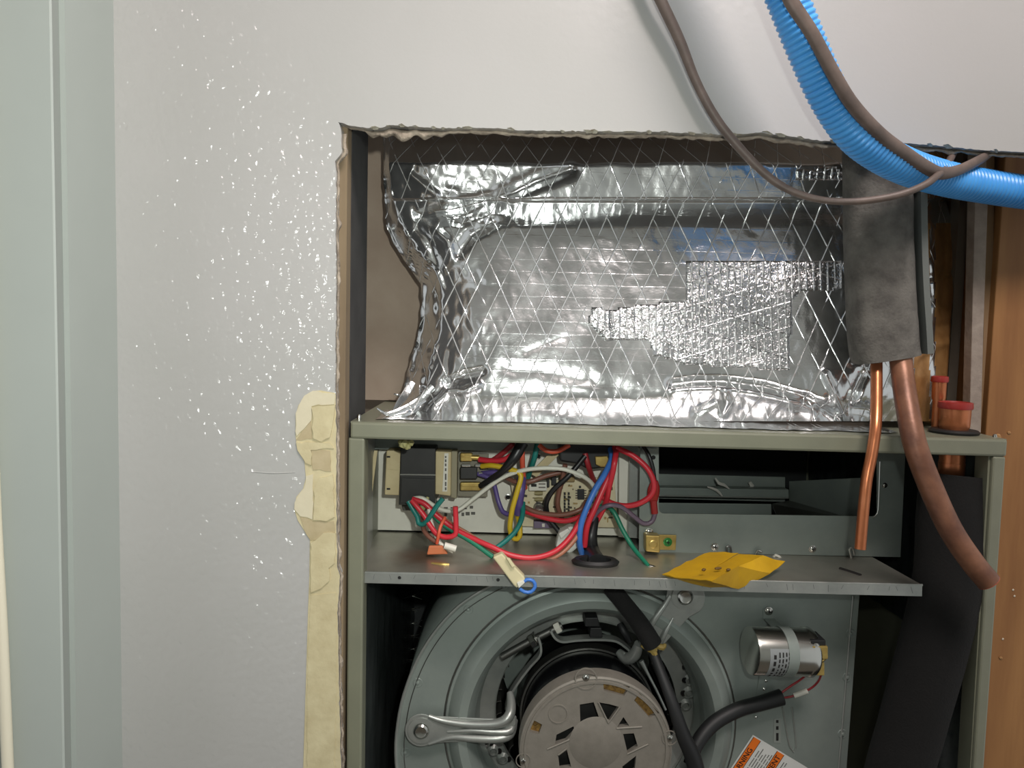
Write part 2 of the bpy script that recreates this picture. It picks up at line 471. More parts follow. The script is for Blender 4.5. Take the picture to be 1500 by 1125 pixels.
# left return wall, casing with overhanging bead, door edge
YR = -0.068
XA = XC
struct(box('wall_left', (XA-0.10, YR, 0.0), (XC, 0.0, zt), M_trim))
XB = XA + 0.009
yB = CAM.y + (XB-CAM.x)/((P(74, 0, 0.0).x-CAM.x)/(0.0-CAM.y))
vs = [(XA-0.004, YR+0.001, 0), (XA-0.004, YR, 0), (XB-0.0015, yB+0.003, 0), (XB, yB+0.0012, 0), (XB-0.001, yB, 0), (XB-0.10, yB, 0), (XB-0.10, YR, 0)]
n = len(vs); v2 = vs + [(a, b, zt) for a, b, _ in vs]
struct(mk('trim_1', v2, [tuple(range(n)), tuple(range(n, 2*n))]+[(i, (i+1) % n, (i+1) % n+n, i+n) for i in range(n)], M_trim))
# leaning rounded door edge at the far left
ed = bpy.data.objects
w = [tuple(P(a, b, yB-0.004)) + (8*S(yB),) for a, b in [(-72, -1150), (-26, 200), (-9, 700), (3, 930), (13, 1160), (24, 1400), (70, 2450)]]
c = catmull(w, 0.02)
M_door = mat('cream_door_paint', (214, 208, 188), 0.4)
struct(sweep('door_1', [q[:3] for q in c], [q[3] for q in c], M_door, None, 14))

fl_z = P(513, 617, 0.020).z + 0.001
# floor, ceiling, rear wall of the room
M_floor = mat('floor_vinyl', (120, 112, 100), 0.6, 0, (104, 96, 86), 8.0)
struct(box('floor', (-1.6, -2.4, -0.05), (1.6, 0.9, 0.0), M_floor))
struct(box('ceiling', (-1.6, -2.4, zt), (1.6, 0.9, zt+0.05), mat('ceiling_paint', (205, 203, 198), 0.8)))
struct(box('wall_rear', (-1.6, -2.45, 0.0), (1.6, -2.4, zt), mat('rear_wall_paint', (206, 208, 202), 0.7)))
struct(box('wall_cavity', (-0.75, 0.42, 0.0), (0.75, 0.44, zt), M_back))

tag(box('cavity_board', (-0.30, 0.212, fl_z), (-0.05, 0.224, zt-0.02), M_back), 'grey-brown board closing the cavity left of the foil duct', 'board')
# studs around the opening
xl0 = P(486, 600, 0.014).x; xl1 = P(508.5, 640, 0.020).x - 0.0006
t = tag(box('wall_stud', (xl0, 0.0135, 0.0), (xl1, 0.030, zt-0.02), M_wood2), 'thin raw wood strip behind the drywall cut, left of the foil duct', 'stud')
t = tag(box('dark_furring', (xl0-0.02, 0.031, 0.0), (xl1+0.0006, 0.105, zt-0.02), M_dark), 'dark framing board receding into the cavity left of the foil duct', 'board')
xr = P(1455, 480, 0.086).x
tag(box('pine_stud', (xr, 0.086, 0.0), (xr+0.16, 0.20, zt-0.02), M_wood, None, 0.001), 'orange-brown pine board at the right edge beside the cabinet post', 'stud')
sx0 = P(1427, 500, 0.026).x
s_ = plate('drywall_offcut', [(1429, 205), (1444, 205), (1447, 300), (1441, 480), (1437, 634), (1420, 634), (1424, 480), (1428, 300)], 0.088, 0.100, M_strip, None, 0.0006)
tag(s_, 'narrow grey strip of drywall standing against the right pine board', 'drywall strip')
s_ = plate('brown_batten', [(1445, 205), (1457, 205), (1454, 480), (1447, 634), (1436, 634), (1441, 480)], 0.094, 0.108, mat('batten_wood', (136, 110, 80), 0.8), None)
tag(s_, 'thin brown batten between the grey drywall strip and pine board', 'batten')
gx = P(1403, 340, 0.135).x
s_ = box('grey_batten', (gx, 0.135, 0.0), (xr-0.0006, 0.15, zt-0.02), mat('grey_batten', (112, 104, 92), 0.8))
tag(s_, 'grey-brown upright strip in the dark gap right of the foil duct', 'batten')
# plaster crumbs stuck on pine board
for a, b, s in [(1462, 640, 9), (1470, 652, 6), (1484, 864, 3), (1486, 873, 3), (1466, 964, 5), (1469, 936, 3), (1478, 634, 5)]:
    v = P(a, b, 0.0855); r = s*S(0.086)*0.5
    bm = bmesh.new(); bmesh.ops.create_icosphere(bm, subdivisions=2, radius=r)
    for q in bm.verts:
        q.co *= 1+0.5*nz(q.co.x*600, q.co.y*600, q.co.z*600+s); q.co.y *= 0.4; q.co += v
    me = bpy.data.meshes.new('plaster_crumb'); bm.to_mesh(me); bm.free()
    o = bpy.data.objects.new('plaster_crumb', me); COL.objects.link(o); me.materials.append(mat('crumb_%d' % (s > 4), (168, 128, 84) if s > 4 else (210, 200, 180), 0.9))
    o.parent = bpy.data.objects['pine_stud']

# ================================================================== FOIL-WRAPPED PLENUM
SIL = [(150,560),(200,562),(241,563),(266,563),(300,565),(332,567),(355,577),(378,591),(400,606),(416,617),(440,619),(471,617),(500,611),(521,604),(550,597),(577,590),(593,578),(605,562),(620,556)]
FRO = [(150,574),(200,572),(241,570),(280,574),(315,583),(340,597),(363,612),(385,634),(398,645),(420,652),(451,648),(484,646),(515,640),(542,632),(577,622),(600,606),(612,596),(620,592)]
RGT = [(150,1392),(240,1392),(300,1396),(330,1398),(400,1400),(470,1393),(550,1388),(620,1384)]
def seg_d(x, y, pts):
    """distance and progress to a polyline in px"""
    best = (1e9, 0, 0); L = 0
    for (a, b), (c, d) in zip(pts, pts[1:]):
        ll = math.hypot(c-a, d-b); t = max(0, min(1, ((x-a)*(c-a)+(y-b)*(d-b))/(ll*ll)))
        qx, qy = a+(c-a)*t, b+(d-b)*t; dd = math.hypot(x-qx, y-qy)
        if dd < best[0]:
            sgn = 1 if ((c-a)*(y-b)-(d-b)*(x-a)) > 0 else -1
            best = (dd, sgn, L+ll*t)
        L += ll
    return best
CREASE = [ # polyline, depth mm (+ = inward), width px
    ([(617,314),(660,310),(723,296),(784,266),(835,248)], 9.0, 11),
    ([(640,318),(678,316),(723,297),(754,293)], -4.0, 5),
    ([(672,372),(690,345),(720,326)], 5.0, 8),
    ([(640,340),(655,352),(662,375),(650,396)], -4.0, 6),
    ([(612,335),(628,352),(640,385)], 3.5, 6),
    ([(600,255),(625,275),(640,285)], -3.0, 5),
    ([(655,560),(680,549),(706,544)], 5.0, 6),
    ([(630,596),(655,572),(680,573),(700,564)], -5.0, 6),
    ([(612,604),(640,580),(655,560)], 4.0, 6),
    ([(985,563),(1020,558),(1060,558),(1120,566),(1180,583),(1240,620)], 6.0, 7),
    ([(990,570),(1060,568),(1130,580),(1190,597)], -4.0, 7),
    ([(1210,548),(1222,575),(1235,605),(1240,622)], -6.0, 5),
    ([(1262,550),(1250,575),(1245,595),(1275,600)], 6.0, 7),
    ([(1062,575),(1066,590),(1060,606)], -4.0, 6),
    ([(1018,604),(1035,597),(1048,590)], 3.0, 5),
    ([(740,540),(800,546),(860,556),(930,575)], 1.0, 9),
    ([(770,516),(800,503),(830,492)], 0.7, 3),
    ([(1368,330),(1366,380),(1372,440),(1362,500),(1372,548)], -5.0, 6),
    ([(1385,330),(1382,400),(1378,440)], 4.0, 6),
    ([(1350,470),(1375,478),(1400,470)], 4.0, 5),
    ([(1350,520),(1375,505),(1395,500)], -5.0, 6),
    ([(1352,408),(1380,404),(1398,398)], 4.0, 5),
]
def foil_y(x, y):
    base = 0.104 - 0.000132*(max(310, min(572, y))-310)
    # upper strip leans back, then a sharp tuck, then the main face
    if y < 293: base = 0.080 - (293-y)*0.00010 + 0.00006*max(0, min(300, x-640)) + 0.0016*max(0.0, 240+3*nz(x*0.02, 1.5)-y)
    else:
        base += 0.006*max(0.0, min(1.0, 1-(y-296)/36.0))*sm((y-291)/5.0)*sm((x-690)/110.0)
    base += 0.010*sm((y-578)/40.0)*(0.6+0.4*sm((x-800)/200))
    # flank falls away to the left edge and to the right edge
    xf = interp(FRO, y)
    t = (x-xf)/70.0
    if t < 1: base += 0.016*(1-max(-0.3, t))**2
    if x > 1335: base += 0.00075*(x-1335)
    for pl, d, w in CREASE:
        xs = [q[0] for q in pl]; ys = [q[1] for q in pl]
        if x < min(xs)-3*w or x > max(xs)+3*w or y < min(ys)-3*w or y > max(ys)+3*w: continue
        dd = seg_d(x, y, pl)[0]/w
        base += 0.001*d*math.exp(-dd*dd)
    # crumple: strong near the left flank and the bottom, mild elsewhere
    k = 0.35 + 1.5*math.exp(-((x-xf-25)/45.0)**2) + 0.8*sm((y-545)/50)*(0.5+0.5*sm((x-1000)/100)) + 1.1*sm((x-1200)/60.0)
    if y < 330: k += 1.0*math.exp(-((x-690)/90.0)**2)
    r1 = 1-abs(nz(x*0.028, y*0.020, 1.3))*2
    r2 = 1-abs(nz(x*0.07+5, y*0.05, 4.1))*2
    base += k*(0.0011*r1 + 0.0006*r2) + 0.0018*nz(x*0.006, y*0.008, 8.8)
    return base
NU, NV = 300, 150
plen = thing('foil_duct_plenum', 'shiny silver foil-wrapped duct plenum sitting on top of the cabinet', 'duct', (0.12, 0.2, P(900, 620, 0.085).z))
vs, fs = [], []
for j in range(NV+1):
    y = 168 + (617-168)*j/NV
    xs_, xf, xr_ = interp(SIL, y), interp(FRO, y), interp(RGT, y)
    row = []
    yF = foil_y(xf, y)
    for (u, d) in ((30, 0.200), (12, 0.190), (0, 0.175), (-1, 0.168)):
        row.append(P(xs_+u+1.5*nz(y*0.08, u), y, d))
    for i in range(1, 10):
        t = i/10.0
        x = xs_+(xf-xs_)*t
        d = 0.168+(yF-0.168)*(0.35*t+0.65*sm(t)) + 0.012*nz(x*0.11, y*0.016, 3.0) + 0.006*nz(x*0.25, y*0.05, 6.0)
        row.append(P(x, y, d))
    for i in range(NU+1):
        x = xf+(xr_-xf)*i/NU
        row.append(P(x, y, foil_y(x, y)))
    yR_ = foil_y(xr_, y)
    for d in (0.02, 0.06, 0.16): row.append(P(xr_, y, yR_) + Vector((0.002, d, 0)))
    vs += row
nr = len(row)
for j in range(NV):
    for i in range(nr-1):
        a = j*nr+i
        fs.append((a, a+1, a+1+nr, a+nr))
fo = mk('foil_skin', vs, fs, M_foil, plen, True)
M_tanfoil = mat('tan_foil', (190, 146, 94), 0.32, 0.45, (150, 108, 62), 30.0, 0.3, 120)  # tan colour for the foil towards its right edge
fo.data.materials.append(M_tanfoil)
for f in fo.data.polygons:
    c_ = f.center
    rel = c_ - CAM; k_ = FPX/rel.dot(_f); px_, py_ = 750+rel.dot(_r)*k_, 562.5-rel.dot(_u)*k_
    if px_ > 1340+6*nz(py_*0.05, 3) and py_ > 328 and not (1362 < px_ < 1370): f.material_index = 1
def foil_patch(name, pts, lift, material, res=4.0):
    """tape laid on the foil: polygon in px, follows the foil surface"""
    me = bpy.data.meshes.new(name); bm = bmesh.new()
    xs = [q[0] for q in pts]; ys = [q[1] for q in pts]
    def inside(x, y):
        c = False; n = len(pts)
        for i in range(n):
            (a, b), (p, q) = pts[i], pts[i-1]
            if (b > y) != (q > y) and x < (p-a)*(y-b)/(q-b)+a: c = not c
        return c
    nx = int((max(xs)-min(xs))/res)+1; ny = int((max(ys)-min(ys))/res)+1
    grid = {}
    def V(i, j):
        if (i, j) not in grid:
            x = min(xs)+i*res; y = min(ys)+j*res
            grid[(i, j)] = bm.verts.new(P(x, y, foil_y(x, y)-lift))
        return grid[(i, j)]
    for i in range(nx):
        for j in range(ny):
            if inside(min(xs)+(i+.5)*res, min(ys)+(j+.5)*res):
                bm.faces.new((V(i, j), V(i+1, j), V(i+1, j+1), V(i, j+1)))
    bmesh.ops.recalc_face_normals(bm, faces=bm.faces)
    r = bmesh.ops.extrude_face_region(bm, geom=list(bm.faces))
    for v in r['geom']:
        if isinstance(v, bmesh.types.BMVert): v.co.y += lift*0.9
    bmesh.ops.recalc_face_normals(bm, faces=bm.faces)
    bm.to_mesh(me); bm.free()
    for f in me.polygons: f.use_smooth = True
    o = bpy.data.objects.new(name, me); COL.objects.link(o); me.materials.append(material)
    o.parent = plen; o.matrix_parent_inverse = Matrix.Translation(-plen.location)
    return o
foil_patch('foil_tape', [(1004,383),(1232,382),(1232,423),(1172,428),(1160,440),(1158,543),(1010,534),(958,520),(950,498),(896,498),(893,455),(920,449),(1004,440)], 0.0007, M_tape)
foil_patch('foil_tape', [(868,450),(893,454),(897,498),(888,498),(862,470)], 0.0012, M_tape)
foil_patch('foil_tape', [(1166,248),(1225,244),(1243,264),(1168,264)], 0.0007, M_tape)
foil_patch('foil_tape', [(1322,300),(1328,300),(1328,430),(1322,430)], 0.0007, M_tape)
# foil lip folded out onto the cabinet top
lip = []
zc = P(900, 628, 0.02).z
vs, fs = [], []
for i in range(0, 171):
    x = 556+i*4.4
    a = P(x, interp(FRO, 600), 0.1)
    for k in range(5):
        t = k/4
        yy = 0.094 - 0.062*t*(0.88+0.10*nz(x*0.02, 2.2)+0.05*nz(x*0.09, 5.5))
        v = P(x, 622, 0.06); X = v.x*(1.0)
        z = (P(513, 617, 0.02).z*(1-(X-P(513, 617, 0.02).x)/(P(1477, 643, 0.02).x-P(513, 617, 0.02).x)) + P(1477, 643, 0.02).z*((X-P(513, 617, 0.02).x)/(P(1477, 643, 0.02).x-P(513, 617, 0.02).x)))
        vs.append((X, yy, z+0.0004+0.0009*abs(nz(x*0.05, t*3))+0.0025*(1-t)**3))
for i in range(170):
    for k in range(4):
        a = i*5+k; fs.append((a, a+1, a+6, a+5))
mk('foil_lip', vs, fs, M_foil, plen, True)
# twisted tongues of foil at the lower left corner
for pts, r in [([(634,566,0.075),(612,588,0.07),(585,602,0.06),(566,606,0.055),(552,598,0.05)], [6,6,5,3,1]),
               ([(622,585,0.075),(600,598,0.065),(575,606,0.06),(560,604,0.05)], [5,5,4,1]),
               ([(612,598,0.07),(596,606,0.06),(570,612,0.055)], [4,4,2]),
               ([(604,560,0.12),(592,580,0.11),(578,600,0.09)], [5,6,3]),
               ([(594,580,0.13),(584,579,0.12),(577,577,0.12)], [3,2,1])]:
    tube('foil_tongue', pts, r, M_foil, plen, segs=7, step=0.003, flat=0.45)

# ================================================================== AIR HANDLER CABINET
YF = 0.020
fl, fr = P(513, 617, YF), P(1477, 643, YF)
cab = thing('air_handler_cabinet', 'khaki painted metal air handler cabinet with its front cover off', 'air handler', (0.12, 0.2, 0.0))
plate('top_rail', [(513, 618), (1477, 644), (1475, 669.5), (512.5, 642.5)], YF, YF+0.022, M_cab, cab, 0.0022)
def ext(p0, p1, y):      # extend a pixel line down to z=0 at depth y
    a, b = P(*p0, y), P(*p1, y); t = (0-a.z)/(b.z-a.z); return a+(b-a)*t
def post(name, q, y0, y1, bev=0.0018):
    (a, b, c_, d) = q
    A, B = P(*a, y0), P(*b, y0); C_, D_ = ext(b, c_, y0), ext(a, d, y0)
    v = [A, B, C_, D_]; v += [Vector((w_.x, y1, w_.z)) for w_ in v]
    return mk(name, v, [(0,1,2,3),(4,5,6,7),(0,1,5,4),(1,2,6,5),(2,3,7,6),(3,0,4,7)], M_cab, cab, False, bev)
post('left_post', ((510, 641), (534, 642), (529.5, 1125), (507, 1125)), YF+0.0006, YF+0.02)
post('right_post', ((1455, 668), (1474, 669), (1442, 1125), (1426, 1125)), YF+0.0006, YF+0.02)
post('right_post_return', ((1448, 668), (1456, 668), (1427, 1125), (1421, 1125)), YF+0.004, YF+0.022)
# top sheet
v = [fl, fr, Vector((fr.x, 0.40, fr.z)), Vector((fl.x, 0.40, fl.z))]
v = [q+Vector((0, 0.002, -0.0004)) for q in v]
v += [q-Vector((0, 0, 0.0015)) for q in v]
mk('top_sheet', v, [(0,1,2,3),(4,5,6,7),(0,1,5,4),(1,2,6,5),(2,3,7,6),(3,0,4,7)], M_cab, cab)
# cabinet side and back sheets, lined with foil-faced insulation
xcl, xcr = fl.x, fr.x
box('side_sheet_left', (xcl, YF+0.02, 0.0), (xcl+0.0015, 0.40, fl.z-0.002), M_cab, cab)
box('side_sheet_right', (xcr-0.0035, YF+0.02, 0.0), (xcr-0.002, 0.40, fr.z-0.002), M_cab, cab)
box('back_sheet', (xcl, 0.398, 0.0), (xcr, 0.40, fr.z-0.002), M_cab, cab)
M_lin = foil_material('liner_foil')
M_lin.node_tree.nodes['Principled BSDF'].inputs['Base Color'].links[0].from_node.inputs[6].links
xin = P(534, 900, YF+0.02).x
def liner(name, xa, xb, y0, y1, z0, z1, amp, seed):
    vs, fs = [], []; A, B = 40, 60
    for i in range(A+1):
        for j in range(B+1):
            y = y0+(y1-y0)*i/A; z = z0+(z1-z0)*j/B; x = xa+(xb-xa)*i/A
            vs.append((x+amp*(1-abs(nz(y*25, z*6, seed))*2)*0.6+amp*nz(y*60, z*30, seed), y, z))
    for i in range(A):
        for j in range(B):
            a = i*(B+1)+j; fs.append((a, a+1, a+B+2, a+B+1))
    return mk(name, vs, fs, M_liner, cab, True)
M_liner = mat('dark_liner_foil', (92, 98, 98), 0.38, 0.75, (60, 66, 66), 24.0, 0.25, 160, stretch=(1, 3, 0.6))
zs0 = P(900, 846, 0.03).z
liner('insulation_liner_left', xin-0.002, xin+0.006, YF+0.022, 0.396, 0.0, zs0-0.014, 0.003, 1.0)
liner('insulation_liner_right', xcr-0.012, xcr-0.016, YF+0.024, 0.396, P(1400, 935, 0.1).z, fr.z-0.02, 0.004, 2.0)
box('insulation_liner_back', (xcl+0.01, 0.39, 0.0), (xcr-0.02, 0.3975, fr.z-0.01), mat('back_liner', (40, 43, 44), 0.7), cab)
qx = xcr - 0.0075
vs, fs = [], []
for i in range(31):
    for j in range(41):
        t, v_ = i/30, j/40
        y_ = 0.05+0.10*t; z_ = P(1400, 940, 0.1).z - 0.30*v_
        x_ = qx + 0.002 - 0.006*t + 0.0022*abs(math.sin(t*12.5)) + 0.0010*nz(y_*90, z_*60, 7)
        vs.append((x_, y_, z_))
for i in range(30):
    for j in range(40):
        a_ = i*41+j; fs.append((a_, a_+1, a_+42, a_+41))
mk('quilted_foil_liner', vs, fs, mat('quilted_foil', (150, 158, 158), 0.3, 0.6, (120, 128, 130), 60.0, 0.3, 200), cab, True)
# glinting scrim threads on the left liner
for k, yy in enumerate([873, 893, 913, 932, 951, 968, 985, 1008, 1030]):
    for s in (-1, 1):
        tube('liner_thread', [(590, yy+4*s, 0.20), (604, yy, 0.19), (618, yy-5*s, 0.20)] if k % 2 == 0 else [(592, yy+2*s, 0.20), (604, yy+1*s, 0.195), (615, yy+3*s, 0.20)], 0.6, M_steel, cab, segs=4)

# ---- control shelf (galvanised) with its front lip
SL, SR = P(534, 838, 0.030), P(1351, 857, 0.030)
ZS = 0.5*(SL.z+SR.z)
def zsh(x): return SL.z + (SR.z-SL.z)*(x-SL.x)/(SR.x-SL.x)
def onshelf(px, py):
    z = ZS
    for _ in range(6):
        q = PZ(px, py, z); z = zsh(q.x)
    return q
def shelf_mat():
    m = bpy.data.materials.new('shelf_steel'); m.use_nodes = True
    b = NB(m); p = b.bsdf; o = b.obj()
    base = b.mix(b.ramp(b.noise(o, 34.0, 4.0), 0.3, 0.7), lin((186, 183, 172))+(1,), lin((168, 166, 156))+(1,))
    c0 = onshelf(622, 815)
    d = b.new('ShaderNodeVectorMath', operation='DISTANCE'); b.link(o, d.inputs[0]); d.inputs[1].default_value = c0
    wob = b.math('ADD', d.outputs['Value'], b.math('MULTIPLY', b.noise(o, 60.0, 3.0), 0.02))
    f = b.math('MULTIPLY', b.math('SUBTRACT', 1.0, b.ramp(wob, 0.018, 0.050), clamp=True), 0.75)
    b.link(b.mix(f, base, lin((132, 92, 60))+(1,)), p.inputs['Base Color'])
    p.inputs['Metallic'].default_value = 0.8
    b.link(b.math('ADD', b.math('MULTIPLY', b.noise(o, 22.0, 3.0), 0.2), 0.26), p.inputs['Roughness'])
    b.link(b.bump(b.noise(o, 160.0, 2.0), 0.05), p.inputs['Normal'])
    return m
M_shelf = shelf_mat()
YB = onshelf(700, 781).y              # back of the control space, where shelf meets the rear panel
YM = onshelf(1100, 811).y             # bright metal panel with the cut-out
a = [SL, SR, Vector((SR.x-0.004, YM+0.02, SR.z)), Vector((SR.x-0.004, YB, SR.z)), Vector((P(549, 779, YB).x-0.001, YB, SL.z))]
b_ = [q-Vector((0, 0, 0.0012)) for q in a]
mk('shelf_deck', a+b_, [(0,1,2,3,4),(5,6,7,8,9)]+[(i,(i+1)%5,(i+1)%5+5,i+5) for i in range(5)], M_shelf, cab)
hl = [(585, 846.5), (729.5, 849.5)]
def circ(cx, cy, r, n=14): return [(cx+r*math.cos(2*math.pi*k/n), cy+r*math.sin(2*math.pi*k/n)) for k in range(n)]
plate('shelf_lip', [(534, 837.5), (1351, 856.5), (1350.5, 873.5), (534, 854)], 0.0288, 0.030, M_galv, cab, 0.0, [circ(x, y, 2.6) for x, y in hl])
tube('shelf_fold', [(534, 838.5, 0.0298), (940, 847.6, 0.0298), (1351, 857, 0.0298)], 1.9, M_galv, cab, segs=8)
plate('shelf_lip_backing', [(575, 840), (740, 844), (740, 853), (575, 849)], 0.032, 0.033, M_dark, cab)
random.seed(3)
x = 548
while x < 1335:       # faint stamped ticks along the lip
    yb = 838 + (x-534)*0.02325
    dx_, ln_ = random.uniform(-3, 3), random.uniform(8, 13)
    plate('lip_tick', [(x, yb+3), (x+0.7, yb+3), (x+0.7+dx_, yb+ln_), (x+dx_, yb+ln_)], 0.0287, 0.0288, MATS.get('lip_scratch') or mat('lip_scratch', (112, 116, 114), 0.5, 0.3), cab)
    x += random.choice([9, 14, 22, 30, 38])
# ---- rear control panel, channel strips
plate('control_back_panel', [(553, 640), (908, 640), (908, 784.5), (549, 776)], YB-0.002, YB, M_panel, cab)
v = poly3([(534, 642), (534, 838)], 0.032) + poly3([(549, 779), (553, 640)], YB-0.002)
v += [q+Vector((-0.001, 0, 0)) for q in v]
mk('control_side_flange', v, [(0,1,2,3),(4,5,6,7),(0,1,5,4),(1,2,6,5),(2,3,7,6),(3,0,4,7)], M_galv, cab)
plate('channel_strip', [(907, 655), (922, 656), (919, 788), (906, 787)], YB-0.012, YB, M_panel, cab, 0.0006)
plate('channel_strip', [(923, 655), (941, 656), (938, 789), (920, 788)], YB-0.022, YB, M_galv, cab, 0.0006)
plate('control_top_shadow_strip', [(545, 636), (935, 640), (935, 662), (547, 658)], YB-0.03, YB-0.004, M_galv2, cab)  # dull plate standing in for the rail's shadow along the panel top
for x, y in [(744, 728), (788, 668)]:
    c0 = P(x, y, YB-0.0022); r = 4.2*S(YB)
    lathe('panel_hole', [(r, 0), (r*1.15, 0.0012), (r*0.8, 0.0014), (r*0.75, 0.0)], c0, TOW, M_steel, cab, 14, cap=False)
    lathe('hole_plug', [(r*0.85, 0.0), (r*0.85, 0.0004)], c0, TOW, M_black, cab, 14)
# printed marks on the panel
for (x0, y0, x1, y1) in [(650,743,656,745),(660,743,669,745),(676,744,684,746),(688,741,693,745),(651,751,655,756),(664,751,666,757),(676,751,680,756),(682,750,688,755),(690,750,696,754)]:
    plate('panel_print', rect(x0, y0, x1, y1), YB-0.0024, YB-0.002, mat('panel_print_ink', (96, 94, 88), 0.7), cab)
# ---- bright panel with the heater cut-out
def rr(x0, y0, x1, y1, r, sk=0.0):
    pts = []
    for cx, cy, a0 in ((x1-r, y0+r, -90), (x1-r, y1-r, 0), (x0+r, y1-r, 90), (x0+r, y0+r, 180)):
        for k in range(5):
            a = math.radians(a0+k*22.5); pts.append((cx+r*math.cos(a), cy+r*math.sin(a)+sk*(cx-x0)))
    return pts
plate('heater_cover_panel', [(938, 640), (1327, 650), (1319, 816), (936, 808)], YM-0.0015, YM, M_galv2, cab, 0.0, [rr(965, 646, 1285, 752, 7, 0.014)])
tube('panel_edge_glint', [(1289, 676, YM-0.002), (1287, 735, YM-0.002), (1285, 752, YM-0.002), (1278, 759, YM-0.002)], 0.8, M_steel, cab, segs=5)
# inside the cut-out: flange, rail, duct side, floor
plate('duct_back_flange', [(955, 694), (1150, 699), (1150, 735), (955, 730)], 0.26, 0.262, M_galv2, cab)
plate('duct_rail', [(955, 714), (1156, 717), (1156, 731), (955, 727)], 0.235, 0.25, M_galv2, cab, 0.0012)
tube('duct_rail_bead', [(955, 726, 0.232), (1155, 729.5, 0.232)], 1.2, M_galv, cab, segs=6)
plate('duct_lower_flange', [(955, 736.5), (1130, 738.5), (1131, 775), (955, 772)], 0.20, 0.202, M_galv2, cab, 0.0006)
v = [P(1156, 705, 0.252), P(1156, 735, 0.252), P(1262, 765, YM+0.012), P(1262, 700, YM+0.012)]
v += [q+Vector((0.001, 0.001, 0)) for q in v]
mk('duct_side_plate', v, [(0,1,2,3),(4,5,6,7),(0,1,5,4),(1,2,6,5),(2,3,7,6),(3,0,4,7)], M_galv2, cab)
v = [P(1131, 738, 0.201), P(1156, 733, 0.25), P(1256, 762, YM+0.012), P(1140, 762, YM+0.03)]
v += [q-Vector((0, 0, 0.001)) for q in v]
mk('duct_floor_plate', v, [(0,1,2,3),(4,5,6,7),(0,1,5,4),(1,2,6,5),(2,3,7,6),(3,0,4,7)], M_darksteel, cab)
for pts in [[(1048,700,0.228),(1053,708,0.226),(1060,710,0.226),(1068,716,0.227)], [(1036,713,0.228),(1050,718,0.226),(1058,727,0.226)], [(1098,706,0.25),(1102,713,0.249)]]:
    tube('lint_tuft', pts, [1.0]+[2.4]*(len(pts)-2)+[1.0] if len(pts) > 2 else [2.5, 3.5], mat('grey_lint', (190, 188, 180), 0.95), cab, segs=6)
# ---- screws
def screw(px, py, y, rpx, parent, material=M_steel, axis=TOW):
    c0 = P(px, py, y); r = rpx*S(y)
    o = lathe('screw', [(r*1.25, 0), (r*1.3, r*0.12), (r*0.9, r*0.2), (r*0.85, r*0.45), (r*0.55, r*0.62), (0.0, r*0.66)], c0, axis, material, parent, 16)
    for q in (0, 1):
        s = r*0.55; h = r*0.13
        vs = [(-s, -h), (s, -h), (s, h), (-s, h)]
        if q: vs = [(b2, a2) for a2, b2 in vs]
        w3 = [c0+Vector((a2, -r*0.70, b2)) for a2, b2 in vs] + [c0+Vector((a2, -r*0.55, b2)) for a2, b2 in vs]
        sl = mk('slot', w3, [(0,1,2,3),(4,5,6,7),(0,1,5,4),(1,2,6,5),(2,3,7,6),(3,0,4,7)], M_ink)
        sl.parent = o
        sl.matrix_parent_inverse = Matrix.Translation(-parent.location) if False else Matrix()
        if parent: sl.matrix_parent_inverse = o.matrix_parent_inverse.inverted() @ Matrix() if False else Matrix()
    return o
for x, y in [(1047, 801), (1190, 804), (951, 779)]: screw(x, y, YM-0.0016, 4.6, cab)
screw(1296, 711, YM-0.0016, 3.0, cab)
# small hook clips poking through the shelf edge
tube('clip', [(1066, 812, YM-0.004), (1064, 801, YM-0.005), (1070, 801, YM-0.005), (1071, 812, YM-0.004)], 1.6, M_darksteel, cab, segs=6)
tube('clip', [(1106, 814, YM-0.004), (1110, 806, YM-0.006), (1116, 809, YM-0.005)], 1.8, M_steel, cab, segs=6)
tube('clip', [(1131, 820, YM-0.006), (1136, 813, YM-0.01), (1144, 818, YM-0.01), (1144, 823, YM-0.008)], 2.0, M_white, cab, segs=6)
tube('clip', [(1247, 817, YM-0.006), (1244, 804, YM-0.008), (1249, 803, YM-0.008), (1251, 812, YM-0.006)], 2.0, M_galv, cab, segs=6)
tube('shelf_post', [(753, 781, YB-0.01), (753, 807, YB-0.012)], 2.2, M_galv, cab, segs=8)
plate('hole_plate', [(941, 656), (963, 657), (963, 663), (941, 662)], YM-0.004, YM-0.002, M_galv2, cab)
lathe('panel_hole', [(3.2*S(YM), 0.0), (3.2*S(YM), 0.0006)], P(957, 670, YM-0.0016), TOW, M_black, cab, 14)
# wire bushing in the shelf
q = onshelf(872, 826)
vs, fs = [], []
prof = [(34, 0.0), (36, 0.0028), (31, 0.0052), (24, 0.0045), (23, 0.0)]
K = 28
for r, h in prof:
    for k in range(K):
        an = 2*math.pi*k/K
        vs.append((q.x+r*S(q.y)*math.cos(an), q.y+r*S(q.y)*0.62*math.sin(an), q.z+h))
for i in range(len(prof)-1):
    for k in range(K): fs.append((i*K+k, i*K+(k+1) % K, (i+1)*K+(k+1) % K, (i+1)*K+k))
fs.append(tuple(range(4*K, 5*K)))
auto_smooth(mk('wire_bushing', vs, fs, M_rub, cab))
# cover screws left on the rail ends, rail tab at right
for a_, b_ in [(526, 611), (1457, 640)]:
    lathe('rail_screw', [(3.2*S(0.03), 0), (3.2*S(0.03), 0.003), (2.2*S(0.03), 0.005)], P(a_, b_+4, 0.034), (0, 0, 1), M_steel, cab, 10)
plate('post_tab', [(1424, 857), (1432, 858), (1433, 874), (1424, 873)], 0.05, 0.052, M_galv2, cab)
